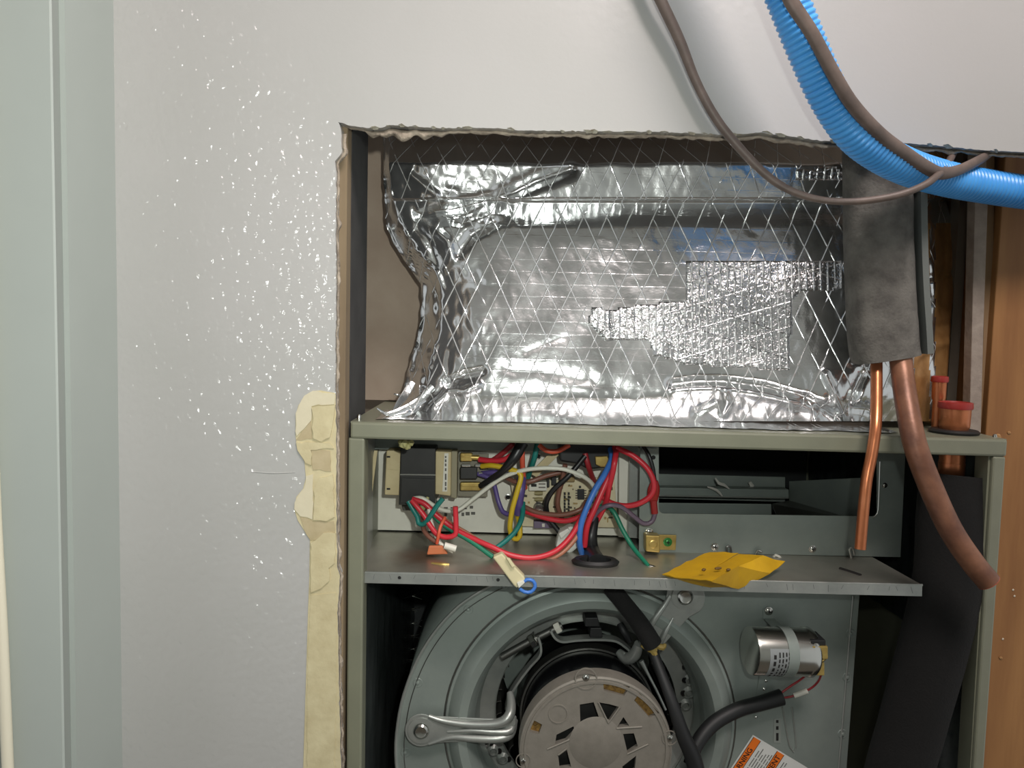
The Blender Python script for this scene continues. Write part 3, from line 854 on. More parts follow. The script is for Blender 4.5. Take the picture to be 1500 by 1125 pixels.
# chipped putty under the rail
for a_, b_, s in [(592, 650, 7), (597, 654, 5), (588, 648, 5), (602, 648, 5)]:
    v0 = P(a_, b_, 0.06)
    bm = bmesh.new(); bmesh.ops.create_icosphere(bm, subdivisions=2, radius=s*S(0.06))
    for w_ in bm.verts: w_.co *= 1+0.4*nz(w_.co.x*400, w_.co.z*400, s+a_); w_.co += v0
    me = bpy.data.meshes.new('putty_blob'); bm.to_mesh(me); bm.free()
    o = bpy.data.objects.new('putty_blob', me); COL.objects.link(o); me.materials.append(M_putty)
    o.parent = cab; o.matrix_parent_inverse = Matrix.Translation(-cab.location)

# ================================================================== BLOWER
YP = 0.090
AX = P(873, 1100, 0.045)          # motor axis passes through here, along +Y
axx, axz = AX.x, AX.z
blow = thing('blower_housing', 'grey galvanised scroll blower housing below the control shelf', 'blower', (axx, 0.2, 0.0))
arc = [(714, 860), (672.5, 886.7), (626, 940.5), (596.7, 1001.6), (583, 1058), (581, 1125)]
aw = [P(x, y, YP) for x, y in arc]
pol = [(math.atan2(v.z-axz, v.x-axx) % (2*math.pi), math.hypot(v.x-axx, v.z-axz)) for v in aw]
loop = []
a0, r0 = pol[0]
def rad(a):
    if a < pol[0][0]: return pol[0][1] + (a-pol[0][0])*(pol[1][1]-pol[0][1])/(pol[1][0]-pol[0][0])*0.8
    return interp(pol, a) if a <= pol[-1][0] else pol[-1][1] + (a-pol[-1][0])*0.016
k = 0
for i in range(0, 75):
    a = math.radians(75+i*3)
    loop.append((axx+rad(a)*math.cos(a), axz+rad(a)*math.sin(a)))
re0, re1 = P(1259, 870, YP), P(1240, 1125, YP)
slope = (re1.x-re0.x)/(re1.z-re0.z)
zlow = loop[-1][1]
ztop = ZS - 0.014
loop = [(x, min(z, ztop)) for x, z in loop]
loop += [(re0.x+slope*(zlow-re0.z), zlow), (re0.x+slope*(ztop-re0.z), ztop)]
ROPEN = 0.139
hole = [(axx+ROPEN*math.cos(2*math.pi*k/72), axz+ROPEN*math.sin(2*math.pi*k/72)) for k in range(72)]
prism('side_plate', [loop, hole], YP, YP+0.0012, M_galv2, blow)
rb = [(x, z) for x, z in loop]
inner = []
prism('rear_side_plate', [loop], 0.33, 0.3312, M_galv2, blow)
# scroll wrapper
vs, fs = [], []
for x, z in rb[:75]:
    vs += [(x, YP-0.002, z), (x, 0.332, z)]
for i in range(74): fs.append((2*i, 2*i+1, 2*i+3, 2*i+2))
o = mk('scroll_wrapper', vs, fs, M_galv2, blow, True)
o.modifiers.new('thick', 'SOLIDIFY').thickness = 0.002
# rolled rim of scroll and its seam dimples
rim = [(x, YP-0.001, z) for x, z in rb[:75] if z < ztop-0.001]
sweep('scroll_rim', rim, [0.0016]*len(rim), M_galv, blow, 8)
seam = [(axx+(x-axx)*0.957, YP-0.0004, axz+(z-axz)*0.957) for x, y, z in rim]
sweep('seam_line', seam, [0.0005]*len(seam), M_darksteel, blow, 5)
for x, y in [(686, 893), (612, 1000), (594, 1102), (738, 859), (1246, 928), (1241, 992), (1234, 1075)]:
    r = 5*S(YP)
    lathe('seam_dimple', [(r*1.5, 0), (r*1.35, 0.0006), (r*0.6, 0.0004), (r*0.45, 0.0018), (0, 0.0022)], P(x, y, YP), TOW, M_galv2, blow, 14)
e0, e1 = P(1249, 872, YP), P(1228, 1125, YP); sl2 = (e1.x-e0.x)/(e1.z-e0.z)
sweep('edge_bead', [(e0.x+sl2*(z-e0.z), YP-0.0006, z) for z in (e0.z, e1.z, zlow)], [0.0010]*3, M_galv, blow, 6)
# inlet ring
lathe('inlet_ring', [(0.1445, YP), (0.1440, YP-0.0015), (0.1415, YP-0.0022), (0.138, YP-0.008), (0.131, YP-0.012), (0.123, YP-0.0105), (0.117, YP-0.003), (0.1135, YP+0.010), (0.112, YP+0.026), (0.1105, YP+0.026), (0.116, YP), (0.1245, YP-0.008), (0.131, YP-0.010), (0.138, YP-0.0055)],
      (axx, 0, axz), (0, 1, 0), M_galv2, blow, 96, cap=False)
lathe('inlet_seam', [(0.1445, YP-0.0005), (0.1455, YP-0.0008), (0.1462, YP-0.0003)], (axx, 0, axz), (0, 1, 0), M_darksteel, blow, 96, cap=False)
# wheel: front ring with punched holes, blades, hub disc
wheel = lathe('wheel_front_ring', [(0.1115, 0.119), (0.1115, 0.124), (0.094, 0.126), (0.094, 0.121)], (axx, 0, axz), (0, 1, 0), M_galv, blow, 96, cap=False)
bl0 = None
for k in range(44):
    a = 2*math.pi*k/44
    if bl0 is None:
        pts = []
        for i in range(6):
            t = i/5; r = 0.089+0.017*t; an = 0.18*t*t
            pts.append((r*math.cos(an), r*math.sin(an)))
        vs = [(x, 0.137, z) for x, z in pts] + [(x, 0.30, z) for x, z in pts]
        vs += [(x-0.0008*math.sin(0.5), y, z+0.0008) for x, y, z in vs]
        fs = [(i, i+1, i+7, i+6) for i in range(5)] + [(i+12, i+13, i+19, i+18) for i in range(5)] + [(i, i+1, i+13, i+12) for i in range(5)]
        bl0 = mk('wheel_blade', vs, fs, M_darksteel)
        o = bl0
    else:
        o = bl0.copy(); COL.objects.link(o)
    o.location = (axx, 0, axz); o.rotation_euler = (0, a, 0)
    o.parent = blow; o.matrix_parent_inverse = Matrix.Translation(-blow.location)
for hx_, hy_ in [(993, 940), (1000, 957), (1003, 977), (1003, 996), (1001, 1015), (996, 1033), (731, 1100), (745, 1112), (719, 1088)]:
    hv = P(hx_, hy_, 0.1195); sg = 1 if hx_ > 860 else -1
    lathe('punched_hole', [(0.0030, 0.0), (0.0030, 0.0010)], hv, TOW, M_black, blow, 12)
    lathe('hole_burr', [(0.0070, 0.0), (0.0040, 0.0030), (0.0034, 0.0020), (0.0032, 0.0)], hv+Vector((0.006*sg, 0.0005, 0.0)), TOW, M_galv, blow, 9, cap=False)
lathe('wheel_hub_disc', [(0.088, 0.235), (0.088, 0.2365), (0.02, 0.2365), (0.02, 0.235)], (axx, 0, axz), (0, 1, 0), M_galv2, blow, 48, cap=False)
# embossed slots and warning label on plate
tube('embossed_rib', [(1146, 1036, YP-0.0003), (1157, 1094, YP-0.0003), (1166, 1095, YP-0.0003), (1160, 1036, YP-0.0003)], 1.1, M_galv, blow, segs=6)
plate('part_sticker', [(1134, 1053), (1144, 1053), (1144, 1089), (1133, 1088)], YP-0.0004, YP, mat('grey_sticker', (132, 138, 132), 0.6), blow)
for (ya, yb_) in [(1055, 1059), (1064, 1069), (1074, 1085)]:
    plate('sticker_print', rect(1137, ya, 1140.5, yb_), YP-0.0007, YP-0.0004, M_ink, blow)

# ================================================================== WARNING LABEL
lab0 = P(1104, 1079, YP)
ang = math.radians(59.5)
ud = Vector((math.cos(ang), 0, math.sin(ang)))             # reading direction (up to the right)
vd = Vector((math.sin(ang), 0, -math.cos(ang)))            # towards the lower right
sc = S(YP)
lab = thing('warning_label', 'white warning sticker with orange and red header bars on the blower', 'label', lab0+Vector((0, -0.0008, 0)))
def lrect(name, u0, u1, v0, v1, lift, material):
    c = [lab0 + ud*a*sc + vd*b*sc + Vector((0, -lift, 0)) for a, b in ((u0, v0), (u1, v0), (u1, v1), (u0, v1))]
    c += [q+Vector((0, 0.0002, 0)) for q in c]
    return mk(name, c, [(0,1,2,3),(4,5,6,7),(0,1,5,4),(1,2,6,5),(2,3,7,6),(3,0,4,7)], material, lab)
lrect('paper', -190, 2, -3, 160, 0.0006, M_label)
for i, (v0, v1, mm, s) in enumerate([(0, 12, M_orange, 'WARNING'), (43, 55, M_orange, 'AVERTISSEMENT'), (95, 107, M_redp, '')]):
    lrect('header_bar', -185, 0, v0, v1, 0.0009, mm)
    lrect('bar_outline', -185, 0, v0-0.7, v0, 0.0010, M_ink); lrect('bar_outline', -185, 0, v1, v1+0.7, 0.0010, M_ink)
    if s:
        loc = lab0 + ud*(-17 if i == 0 else -5)*sc + vd*(0.5*(v0+v1))*sc + Vector((0, -0.0012, 0))
        text_mesh('bar_text', s, 11.5*sc, loc, (math.radians(90), -ang, 0), M_ink, lab)
random.seed(11)
for base in (17, 60, 112):
    for r in range(6):
        vv = base+1+r*4.2
        u = -6-random.uniform(0, 14) - (2 if base == 17 else 0)
        while u > -180:
            w = random.uniform(5, 16)
            lrect('text_line', u-w, u, vv, vv+1.3, 0.0009, mat('label_small_print', (110, 112, 108), 0.7)); u -= w+2
        if base == 17 and r > 4: break

# ================================================================== MOTOR
mot = thing('blower_motor', 'grey and black blower motor hung in the inlet by steel arms', 'motor', (axx, 0.1, axz))
ctr = Vector((axx, 0, axz))
def mpx(lst):     # crop coordinates of the end bell -> (x,z) on its face
    return [(lambda v: (v.x, v.z))(P(720+a/4.41, 870+b/4.41, 0.045)) for a, b in lst]
RB = 117.5*S(0.045)
outer = [(axx+RB*0.975*math.cos(2*math.pi*k/96), axz+RB*0.975*math.sin(2*math.pi*k/96)) for k in range(96)]
wins = [[(722,560),(895,600),(855,660),(725,625)], [(955,640),(1085,770),(1020,800),(920,690)], [(262,810),(328,845),(305,905),(232,885)]]
vents = [[(570,715),(660,700),(702,820),(640,825),(575,855)], [(690,700),(760,712),(825,730),(755,835)], [(810,862),(852,795),(890,852)],
         [(850,905),(920,900),(945,985),(880,1030)], [(420,910),(530,855),(537,890),(480,950),(410,970)], [(430,1035),(485,1000),(515,1118),(440,1130)],
         [(845,1115),(935,1045),(925,1140),(860,1190)]]
prism('end_bell', [outer]+[mpx(w_) for w_ in wins+vents], 0.0450, 0.0500, M_bell, mot)
lathe('end_bell_skirt', [(RB*0.965, 0.0445), (RB*0.99, 0.0455), (RB, 0.049), (RB, 0.062), (RB*0.95, 0.062), (RB*0.95, 0.0500)], ctr, (0, 1, 0), M_bell, mot, 96, cap=False)
lathe('end_bell_lip', [(RB*0.905, 0.0450), (RB*0.905, 0.0440), (RB*0.935, 0.0440), (RB*0.94, 0.0450)], ctr, (0, 1, 0), M_bell, mot, 96, cap=False)
hubp = P(720+675/4.41, 870+960/4.41, 0.0448)
lathe('end_bell_hub', [(0.0250, 0.0), (0.0248, 0.0001), (0.0, 0.00015)], hubp, TOW, M_bell, mot, 48)
for a, b, r in [(610, 548, 90), (1150, 930, 62), (205, 1075, 60), (430, 775, 78)]:
    v0 = P(720+a/4.41, 870+b/4.41, 0.0450)
    lathe('cast_boss', [(r/4.41*S(.045)*0.86, 0.0), (r/4.41*S(.045)*0.84, 0.0007), (r/4.41*S(.045)*0.76, 0.0007), (r/4.41*S(.045)*0.74, 0.0)], v0, TOW, M_bell, mot, 28, cap=False)
for a, b in [(610, 540), (1150, 930), (205, 1077)]: screw(720+a/4.41, 870+b/4.41, 0.0448, 4.2, mot)
for w_ in wins:
    c = [sum(q)/len(w_) for q in zip(*w_)]
    big = [(c[0]+(a-c[0])*1.12, c[1]+(b-c[1])*1.12) for a, b in w_]
    prism('winding', [mpx(big)], 0.0492, 0.0530, M_wind, mot)
# ribs flanking the vents
for a, b in [((690,700),(755,835)), ((755,835),(830,730)), ((808,868),(972,858)), ((878,1033),(1012,970)), ((360,1003),(505,940)), ((432,1040),(487,998))]:
    p0, p1 = P(720+a[0]/4.41, 870+a[1]/4.41, 0.0447), P(720+b[0]/4.41, 870+b[1]/4.41, 0.0447)
    sweep('vent_rib', [p0, (p0+p1)/2, p1], [0.0009]*3, M_bell, mot, 6)
plate('white_tag', [(803, 1106), (813, 1105), (817, 1122), (806, 1126)], 0.0462, 0.049, M_white, mot)
lathe('rotor', [(0.05, 0.062), (0.05, 0.060), (0.018, 0.058), (0.017, 0.050)], ctr, (0, 1, 0), M_core, mot, 40)
lathe('motor_shell', [(0.060, 0.0621), (0.0665, 0.0625), (0.0670, 0.066), (0.0670, 0.165), (0.063, 0.176), (0.03, 0.180)], ctr, (0, 1, 0), M_black, mot, 72)
lathe('shaft', [(0.0065, 0.18), (0.0065, 0.24)], ctr, (0, 1, 0), M_steel, mot, 16)
# belly band around the shell
lathe('belly_band', [(0.0675, 0.112), (0.0695, 0.112), (0.0695, 0.127), (0.0675, 0.127)], ctr, (0, 1, 0), M_darksteel, mot, 72, cap=False)
YBD = 0.105
tube('clamp_bolt', [(735, 962, YBD), (775, 940, YBD), (823, 916, YBD)], 5.6, M_darksteel, mot, segs=14)
def ring_stack(name, c0, ax, prof, material, segs=6):
    return lathe(name, prof, c0, ax, material, mot, segs, ang=30)
bx = (P(823, 916, YBD)-P(735, 962, YBD)).normalized()
u1 = S(YBD)
ring_stack('clamp_nut', P(776, 940, YBD), bx, [(9*u1, 0), (10*u1, 1*u1), (10*u1, 8*u1), (9*u1, 9*u1)], M_steel, 6)
lathe('washer', [(11*u1, 0), (11*u1, 2*u1)], P(785, 935.5, YBD), bx, M_steel, mot, 20)
ring_stack('bolt_head', P(813, 921, YBD), bx, [(8*u1, 0), (8.5*u1, 1*u1), (8.5*u1, 8*u1), (7*u1, 9*u1)], M_white, 6)
def strap(name, path, w, material, parent, th=0.0011):
    """bent flat strap: px path, width along Y"""
    c = [Vector(q) for q in wpath(path, 0.002)]
    vs, fs = [], []
    for i, q in enumerate(c):
        t = (c[min(i+1, len(c)-1)]-c[max(i-1, 0)]).normalized(); nn = t.cross(Vector((0, 1, 0))).normalized()
        for dy, dn in ((-w, -th), (w, -th), (w, th), (-w, th)): vs.append(q+Vector((0, dy, 0))+nn*dn)
    for i in range(len(c)-1):
        for k in range(4): fs.append((4*i+k, 4*i+(k+1) % 4, 4*i+4+(k+1) % 4, 4*i+4+k))
    fs += [(0,1,2,3), tuple(range(len(vs)-4, len(vs)))]
    return auto_smooth(mk(name, vs, fs, material, parent), 40)
strap('band_lug', [(788, 930, YBD), (792, 945, YBD), (790, 958, YBD), (776, 974, YBD+.004), (760, 995, YBD+.006), (746, 1018, YBD+.008), (741, 1036, YBD+.008)], 0.006, M_galv, mot)
strap('band_lug', [(806, 921, YBD), (813, 932, YBD), (824, 937, YBD), (845, 935, YBD), (875, 934, YBD+.002), (900, 936, YBD+.003), (915, 945, YBD+.004), (926, 955, YBD+.004)], 0.006, M_galv, mot)
for x0, y0, x1, y1 in [(858, 905, 876, 918), (865, 920, 881, 934)]:
    plate('black_clip', [(x0, y0), (x1, y0), (x1+2, y1), (x0-1, y1)], YBD-0.004, YBD+0.02, M_rub, mot, 0.0006)
tube('black_clip', [(908, 914, 0.12), (914, 925, 0.115), (922, 940, 0.115)], [5, 6, 4], M_rub, mot, segs=8)
# support arms: stamped plate end, two ribs, bend up to the band
def arm(bolt, ribs, plate_pts, y0):
    a = plate('arm_plate', plate_pts, y0, y0+0.0016, M_galv, mot, 0.0006)
    for pth, r in ribs: tube('arm_rib', pth, r, M_galv, mot, segs=12)
    c0 = P(bolt[0], bolt[1], y0)
    r = 20*S(y0)
    lathe('arm_washer', [(r, 0), (r, 0.001), (r*0.62, 0.0013), (r*0.60, 0.0)], c0, TOW, M_galv, mot, 36, cap=False)
    lathe('arm_bolt', [(r*0.55, 0), (r*0.55, 0.002), (r*0.42, 0.0035), (r*0.36, 0.0032), (0, 0.003)], c0, TOW, M_steel, mot, 24)
y0 = YP-0.012
cp = [(617+24*math.cos(a), 1070+24*math.sin(a)) for a in [math.radians(q) for q in range(60, 301, 15)]]
arm((617, 1070), [([(628, 1049, y0), (650, 1056, y0), (690, 1061, y0-.001), (728, 1060, y0-.002), (745, 1050, y0), (749, 1032, y0+.01), (747, 1015, y0+.02)], [3, 4.5, 6, 7, 8, 7, 5]),
                  ([(655, 1072, y0), (690, 1070, y0-.0015), (726, 1072, y0-.002), (748, 1070, y0), (752, 1050, y0+.012)], [1.5, 4, 5, 6, 5]),
                  ([(628, 1090, y0), (660, 1080, y0), (690, 1081, y0-.001), (728, 1082, y0-.002), (748, 1076, y0+.002), (754, 1055, y0+.016)], [2, 4, 6, 6.5, 6, 5])],
    cp + [(650, 1050), (735, 1054), (752, 1040), (756, 1060), (740, 1086), (650, 1088)], y0)
y1 = YP-0.010
cp = [(1003+30*math.cos(a), 876+30*math.sin(a)) for a in [math.radians(q) for q in range(-80, 46, 15)]]
arm((1003, 874), [([(982, 872, y1), (975, 884, y1), (960, 905, y1-.001), (948, 925, y1), (938, 945, y1+.004), (925, 960, y1+.012)], [3, 4, 5, 5, 5, 5]),
                  ([(986, 905, y1), (975, 925, y1-.001), (966, 943, y1), (955, 955, y1+.006)], [1.5, 4, 4, 4])],
    [(978, 862), (990, 850)] + cp + [(1010, 904), (985, 930), (968, 950), (958, 952), (944, 938), (962, 900), (976, 876)], y1)
tube('arm_elbow', [(936, 943, y1), (930, 958, y1+.006), (918, 965, y1+.014), (906, 955, y1+.022)], [7, 9, 9, 6], M_galv, mot, segs=12)
tube('arm_rod', [(939, 968, y1+.004), (948, 985, y1+.002), (962, 1012, y1-.004), (975, 1040, y1-.008)], [4, 2.5, 2, 2], M_galv, mot, segs=8)
tube('arm_rod', [(955, 970, y1+.010), (967, 985, y1+.008), (978, 1012, y1+.002), (985, 1045, y1-.004)], [2, 3, 2.5, 2], M_galv, mot, segs=8)

# ================================================================== MOTOR CORDS
g = thing('motor_cord_sleeve', 'black sleeve running from the shelf down beside the motor, tan tip', 'cable', P(895, 862, 0.075))
tube('sleeve', [(893, 858, 0.078), (915, 885, 0.072), (938, 915, 0.070), (956, 944, 0.070)], [13, 13, 14, 15], M_foam, g, segs=16)
tube('tape_tip', [(940, 944, 0.0705), (952, 950, 0.070), (962, 952, 0.070)], [4, 6, 4], mat('masking_tape', (150, 128, 66), 0.6), g, segs=7)
tube('tape_tip', [(948, 944, 0.0700), (958, 956, 0.069), (962, 963, 0.069)], [4, 5, 3], MATS['masking_tape'], g, segs=7)
tube('tape_tip', [(962, 946, 0.0705), (971, 948, 0.070), (975, 943, 0.070)], [4, 5, 2], MATS['masking_tape'], g, segs=7)
tube('lead', [(955, 950, 0.075), (968, 985, 0.062), (985, 1030, 0.050), (1000, 1075, 0.045), (1018, 1120, 0.045), (1030, 1200, 0.045)], [8, 8, 9, 11, 13, 14], M_rub, g, segs=12)
tag(tube('capacitor_cord', [(1010, 1120, 0.056), (1022, 1088, 0.062), (1045, 1060, 0.070), (1080, 1040, 0.076), (1115, 1030, 0.078), (1145, 1021, 0.080)], [10, 10.5, 11, 11, 11, 12], M_rub, segs=14), 'black rubber cord curving from motor to the silver capacitor', 'cord')

# ================================================================== CAPACITOR
YC = 0.055
cl_, cr_ = P(1108, 953, YC), P(1186, 958, YC)
capa = thing('run_capacitor', 'silver cylindrical run capacitor strapped to the blower side', 'capacitor', (cl_+cr_)/2 + Vector((0, 0.03, 0)))
cax = (cr_-cl_).normalized(); cax = (cax + Vector((0, 0.10, 0))).normalized()
R = 35.5*S(YC); L = (cr_-cl_).length
lathe('can', [(R*0.90, -0.007), (R*0.97, -0.0065), (R, -0.004), (R, L-0.004), (R*1.04, L-0.003), (R*1.04, L+0.001), (R*0.98, L+0.003), (R*0.93, L+0.0015)], cl_, cax, M_steel, capa, 48)
# strap: half ring plus foot
rr_ = R*1.015
lathe('strap_ring', [(rr_, L*0.42), (rr_*1.02, L*0.42), (rr_*1.02, L*0.62), (rr_, L*0.62)], cl_, cax, M_galv2, capa, 48, cap=False)
v = [P(1118, 893, YP-0.001), P(1134, 893, YP-0.001), P(1134, 906, YP-0.001), P(1152, 924, YC-0.002), P(1136, 924, YC-0.002), P(1118, 906, YP-0.001)]
v += [q+Vector((0, 0.0012, 0)) for q in v]
mk('strap_foot', v, [(0,1,2,5),(5,2,3,4),(6,7,8,11),(11,8,9,10)]+[(i,(i+1)%6,(i+1)%6+6,i+6) for i in range(6)], M_galv2, capa)
screw(1126, 895, YP-0.0012, 5.0, capa)
c_end = cl_+cax*(L+0.002)
def blk(name, px0, py0, px1, py1, y0, y1, material, par): return plate(name, rect(px0, py0, px1, py1), y0, y1, material, par, 0.0008)
blk('terminal_block', 1188, 938, 1210, 948, YC-0.012, YC+0.01, M_rub, capa)
blk('spade_terminal', 1190, 947, 1213, 966, YC-0.014, YC-0.003, M_brass, capa)
blk('spade_terminal', 1190, 970, 1208, 990, YC-0.010, YC+0.002, M_brass, capa)
tube('spade_terminal', [(1193, 962, YC-.012), (1204, 968, YC-.012), (1211, 960, YC-.010)], 2.4, M_brass, capa, segs=7)
# faint printed lines on the can, following its curve
pw = cax.cross(Vector((0, 0, 1))).normalized()
if pw.y > 0: pw = -pw
pu = Vector((0, 0, 1)); pu = (pu-cax*cax.dot(pu)).normalized()
def canpatch(name, d0, d1, a0, a1, lift, material):
    vs, fs = [], []; N = 10
    for k in range(N+1):
        a = math.radians(a0+(a1-a0)*k/N); n_ = pw*math.cos(a)+pu*math.sin(a)
        for d in (d0, d1): vs.append(cl_+cax*d+n_*(R+lift))
    for k in range(N): fs.append((2*k, 2*k+1, 2*k+3, 2*k+2))
    o = mk(name, vs, fs, material, capa, True)
    return o
canpatch('print_field', 0.003, 0.0245, -52, 28, 0.0002, mat('satin_label', (150, 154, 154), 0.5, 0.4))
random.seed(5)
for i, d in enumerate([0.0065, 0.0115, 0.0148, 0.0180, 0.0208, 0.0232]):
    a = 20 - (6 if i == 0 else 0)
    while a > -50:
        w = random.uniform(5, 13)
        canpatch('print_mark', d, d+(0.0024 if i == 0 else 0.0013), a-w, a, 0.0004, M_ink); a -= w+random.uniform(3, 6)
# leads with the white butt splice and bead chain
tube('capacitor_lead', [(1143, 1016, 0.080), (1158, 1005, 0.080), (1172, 996, 0.075), (1186, 985, 0.064)], 1.6, wm('darkred'), capa, segs=7)
tube('capacitor_lead', [(1146, 1022, 0.080), (1160, 1020, 0.080), (1185, 1010, 0.076), (1198, 999, 0.068), (1203, 988, 0.060)], 1.6, wm('darkred'), capa, segs=7)
tube('butt_splice', [(1163, 1019, 0.079), (1183, 1012, 0.077)], 4.0, M_white, capa, segs=10)
for x, y in [(1122, 997), (1119, 1009), (1116, 1019), (1107, 1050)]:
    lathe('strap_rivet', [(2.2*S(YP), 0), (2.2*S(YP), 0.001), (0, 0.002)], P(x, y, YP-0.001), TOW, M_steel, capa, 10)
plate('strap_tail', [(1113, 988), (1128, 988), (1118, 1026), (1106, 1026)], YP-0.001, YP-0.0002, M_galv2, capa)

# ================================================================== TRANSFORMER
tr = thing('transformer', 'black and tan control transformer at the left of the control compartment', 'transformer', P(612, 735, YB-0.02))
y0, y1 = YB-0.050, YB-0.0025
plate('core', [(587, 656), (638, 657), (637, 741), (584, 740)], y0-0.006, y1, M_core, tr, 0.001)
plate('core_stack', [(588, 700), (637, 702), (637, 738), (586, 737)], y0-0.008, y0-0.006, M_core, tr, 0.0006)
plate('core_seam', [(586, 694.4), (638, 695), (638, 696.6), (586, 696)], y0-0.0078, y0-0.005, M_steel, tr)
plate('bobbin', [(566, 660), (587, 660), (586, 726), (563, 725)], y0, y1, M_tan, tr, 0.0012)
plate('bobbin', [(637, 661), (661, 662), (660, 727), (637, 724)], y0, y1, M_tan, tr, 0.0012)
plate('bobbin_flange', [(661, 661), (670, 661), (669, 731), (660, 729)], y0+0.004, y1, mat('grey_tan_plastic', (140, 134, 110), 0.6), tr, 0.001)
plate('bobbin_rib', [(566, 687), (587, 689), (587, 690), (566, 688)], y0-0.0006, y0, M_tan, tr)
plate('bobbin_label', [(651, 664), (657, 664), (655, 720), (648, 720)], y0-0.0005, y0, M_white, tr)
for ya, yb_ in [(668, 671), (673, 677), (679, 683), (686, 690), (694, 703), (706, 712), (714, 718)]:
    plate('label_mark', rect(651.7, ya, 653.9, yb_), y0-0.0008, y0-0.0005, mat('faded_ink', (90, 88, 84), .7), tr)
for ya in (668, 715): plate('bobbin_slot', rect(566.5, ya, 571.5, ya+2.5), y0-0.0004, y0, M_ink, tr)
plate('base_foot', [(588, 740), (637, 741), (640, 748), (590, 748)], y0+0.02, y1, mat('bobbin_dark', (70, 68, 62), 0.6), tr, 0.0006)
plate('left_leaf', [(548, 660), (553, 660), (545, 722), (539, 724)], y0+0.004, y0+0.006, M_tan, tr)
yt = y0+0.012
plate('terminal_board', [(669, 664), (716, 665), (714, 728), (669, 727)], yt+0.012, yt+0.015, mat('terminal_grey', (128, 124, 108), 0.6), tr, 0.0006)
for (xa, ya, xb, yb_) in [(674, 664, 692, 676), (674, 707, 704, 719)]:
    plate('spade', rect(xa, ya, xb, yb_), yt-0.001, yt+0.006, M_brass, tr, 0.0012)
    plate('spade_fold', rect(xa+2, ya+3, xb-3, ya+6), yt-0.0022, yt-0.001, M_brass, tr, 0.0004)
    tube('spade_barrel', [(xb-2, (ya+yb_)/2, yt+0.001), (xb+10, (ya+yb_)/2+0.5, yt+0.001)], 4.2, M_brass, tr, segs=9)
plate('black_sleeve', rect(674, 685, 699, 702), yt-0.002, yt+0.006, M_core, tr, 0.001)
plate('tab', rect(676, 680, 689, 684), yt-0.002, yt+0.001, M_steel, tr, 0.0004)
plate('tab', rect(696, 680, 706, 684), yt-0.001, yt+0.002, M_steel, tr, 0.0004)
plate('tab', rect(701, 692, 707, 695), yt-0.001, yt+0.002, M_steel, tr, 0.0004)
tube('putty', [(617, 748, y0-.012), (622, 738, y0-.013), (627, 728, y0-.012)], [4, 6, 2], M_putty, tr, segs=8)

# ================================================================== CIRCUIT BOARD
pcb = thing('circuit_board', 'cream control circuit board crowded with small parts behind the wires', 'circuit board', P(825, 770, YB-0.012))
yb1, yb0 = YB-0.014, YB-0.016
plate('board', [(748, 707), (900, 698), (905, 773), (756, 771)], yb0, yb1, M_pcb, pcb, 0.0004)
for x, y in [(753, 712), (896, 703), (899, 768), (760, 767)]:
    lathe('standoff', [(3*S(yb0), -0.0002), (3*S(yb0), 0.012)], P(x, y, yb1), (0, 1, 0), M_white, pcb, 10)
def comp(name, x0, y0_, x1, y1_, h, material, bev=0.0005): return plate(name, rect(x0, y0_, x1, y1_), yb0-h, yb0, material, pcb, bev)
comp('relay', 775, 706, 801, 719, 0.010, M_white)
plate('relay_print', rect(778, 709, 786, 713), yb0-0.0103, yb0-0.010, M_ink, pcb)
plate('relay_print', rect(789, 708, 799, 710), yb0-0.0103, yb0-0.010, mat('grey_ink', (120, 116, 108), .7), pcb)
plate('relay_print', rect(789, 713, 799, 715), yb0-0.0103, yb0-0.010, MATS['grey_ink'], pcb)
comp('relay', 801, 704, 805, 714, 0.008, M_core); comp('diode', 808, 698, 815, 711, 0.008, M_rub)
comp('chip', 846, 717, 856, 732, 0.003, M_rub)
for i in range(4):
    comp('chip_pin', 843, 718+i*3.6, 846, 719.6+i*3.6, 0.0015, M_steel, 0); comp('chip_pin', 856, 718+i*3.6, 859, 719.6+i*3.6, 0.0015, M_steel, 0)
for x, y in [(783, 721), (783, 730)]:
    tube('resistor', [(x, y+1.5, yb0-.004), (x+6, y+1.5, yb0-.004), (x+12, y+1.5, yb0-.004)], [2.6, 3.2, 2.6], mat('resistor_body', (150, 138, 96), .5), pcb, segs=8)
lathe('electrolytic', [(8.0*S(yb0), 0), (8.0*S(yb0), 0.017), (7*S(yb0), 0.018), (0, 0.018)], P(789, 743, yb0), TOW, mat('electrolytic_sleeve', (92, 90, 108), .35), pcb, 20)
lathe('electrolytic_top', [(6.5*S(yb0), 0), (6.3*S(yb0), 0.0008)], P(790.0, 744.2, yb0-0.018), TOW, M_steel, pcb, 20)
comp('fuse_holder', 782, 764, 811, 774, 0.008, mat('fuse_purple', (112, 100, 122), .5))
plate('fuse_window', rect(794, 767, 798, 772), yb0-0.0084, yb0-0.008, M_white, pcb)
random.seed(21)
smd = mat('smd_part', (70, 62, 48), .5); smd2 = mat('smd_tan', (168, 140, 84), .5); smd3 = mat('silkscreen', (120, 108, 84), .7)
for i in range(120):
    x = random.uniform(756, 896); y = random.uniform(708, 764)
    if 773 < x < 806 and y < 727: continue
    if 840 < x < 862 and 713 < y < 735: continue
    w, h = random.choice([(2.5, 4), (4, 2), (1.6, 7), (3, 3), (6, 1.4), (2, 2)])
    comp('small_part', x, y, x+w, y+h, random.choice([0.0006, 0.0015, 0.0025]), random.choice([smd, smd, smd2, smd3, M_brass, M_core]), 0)
for x in (826, 832):   # pin headers
    for k in range(7): comp('header_pin', x, 722+k*5, x+2.6, 725+k*5, 0.004, M_core, 0)
comp('connector', 820, 698, 842, 706, 0.009, mat('dull_tan', (140, 118, 76), .6))
comp('connector', 756, 713, 764, 760, 0.008, M_white)
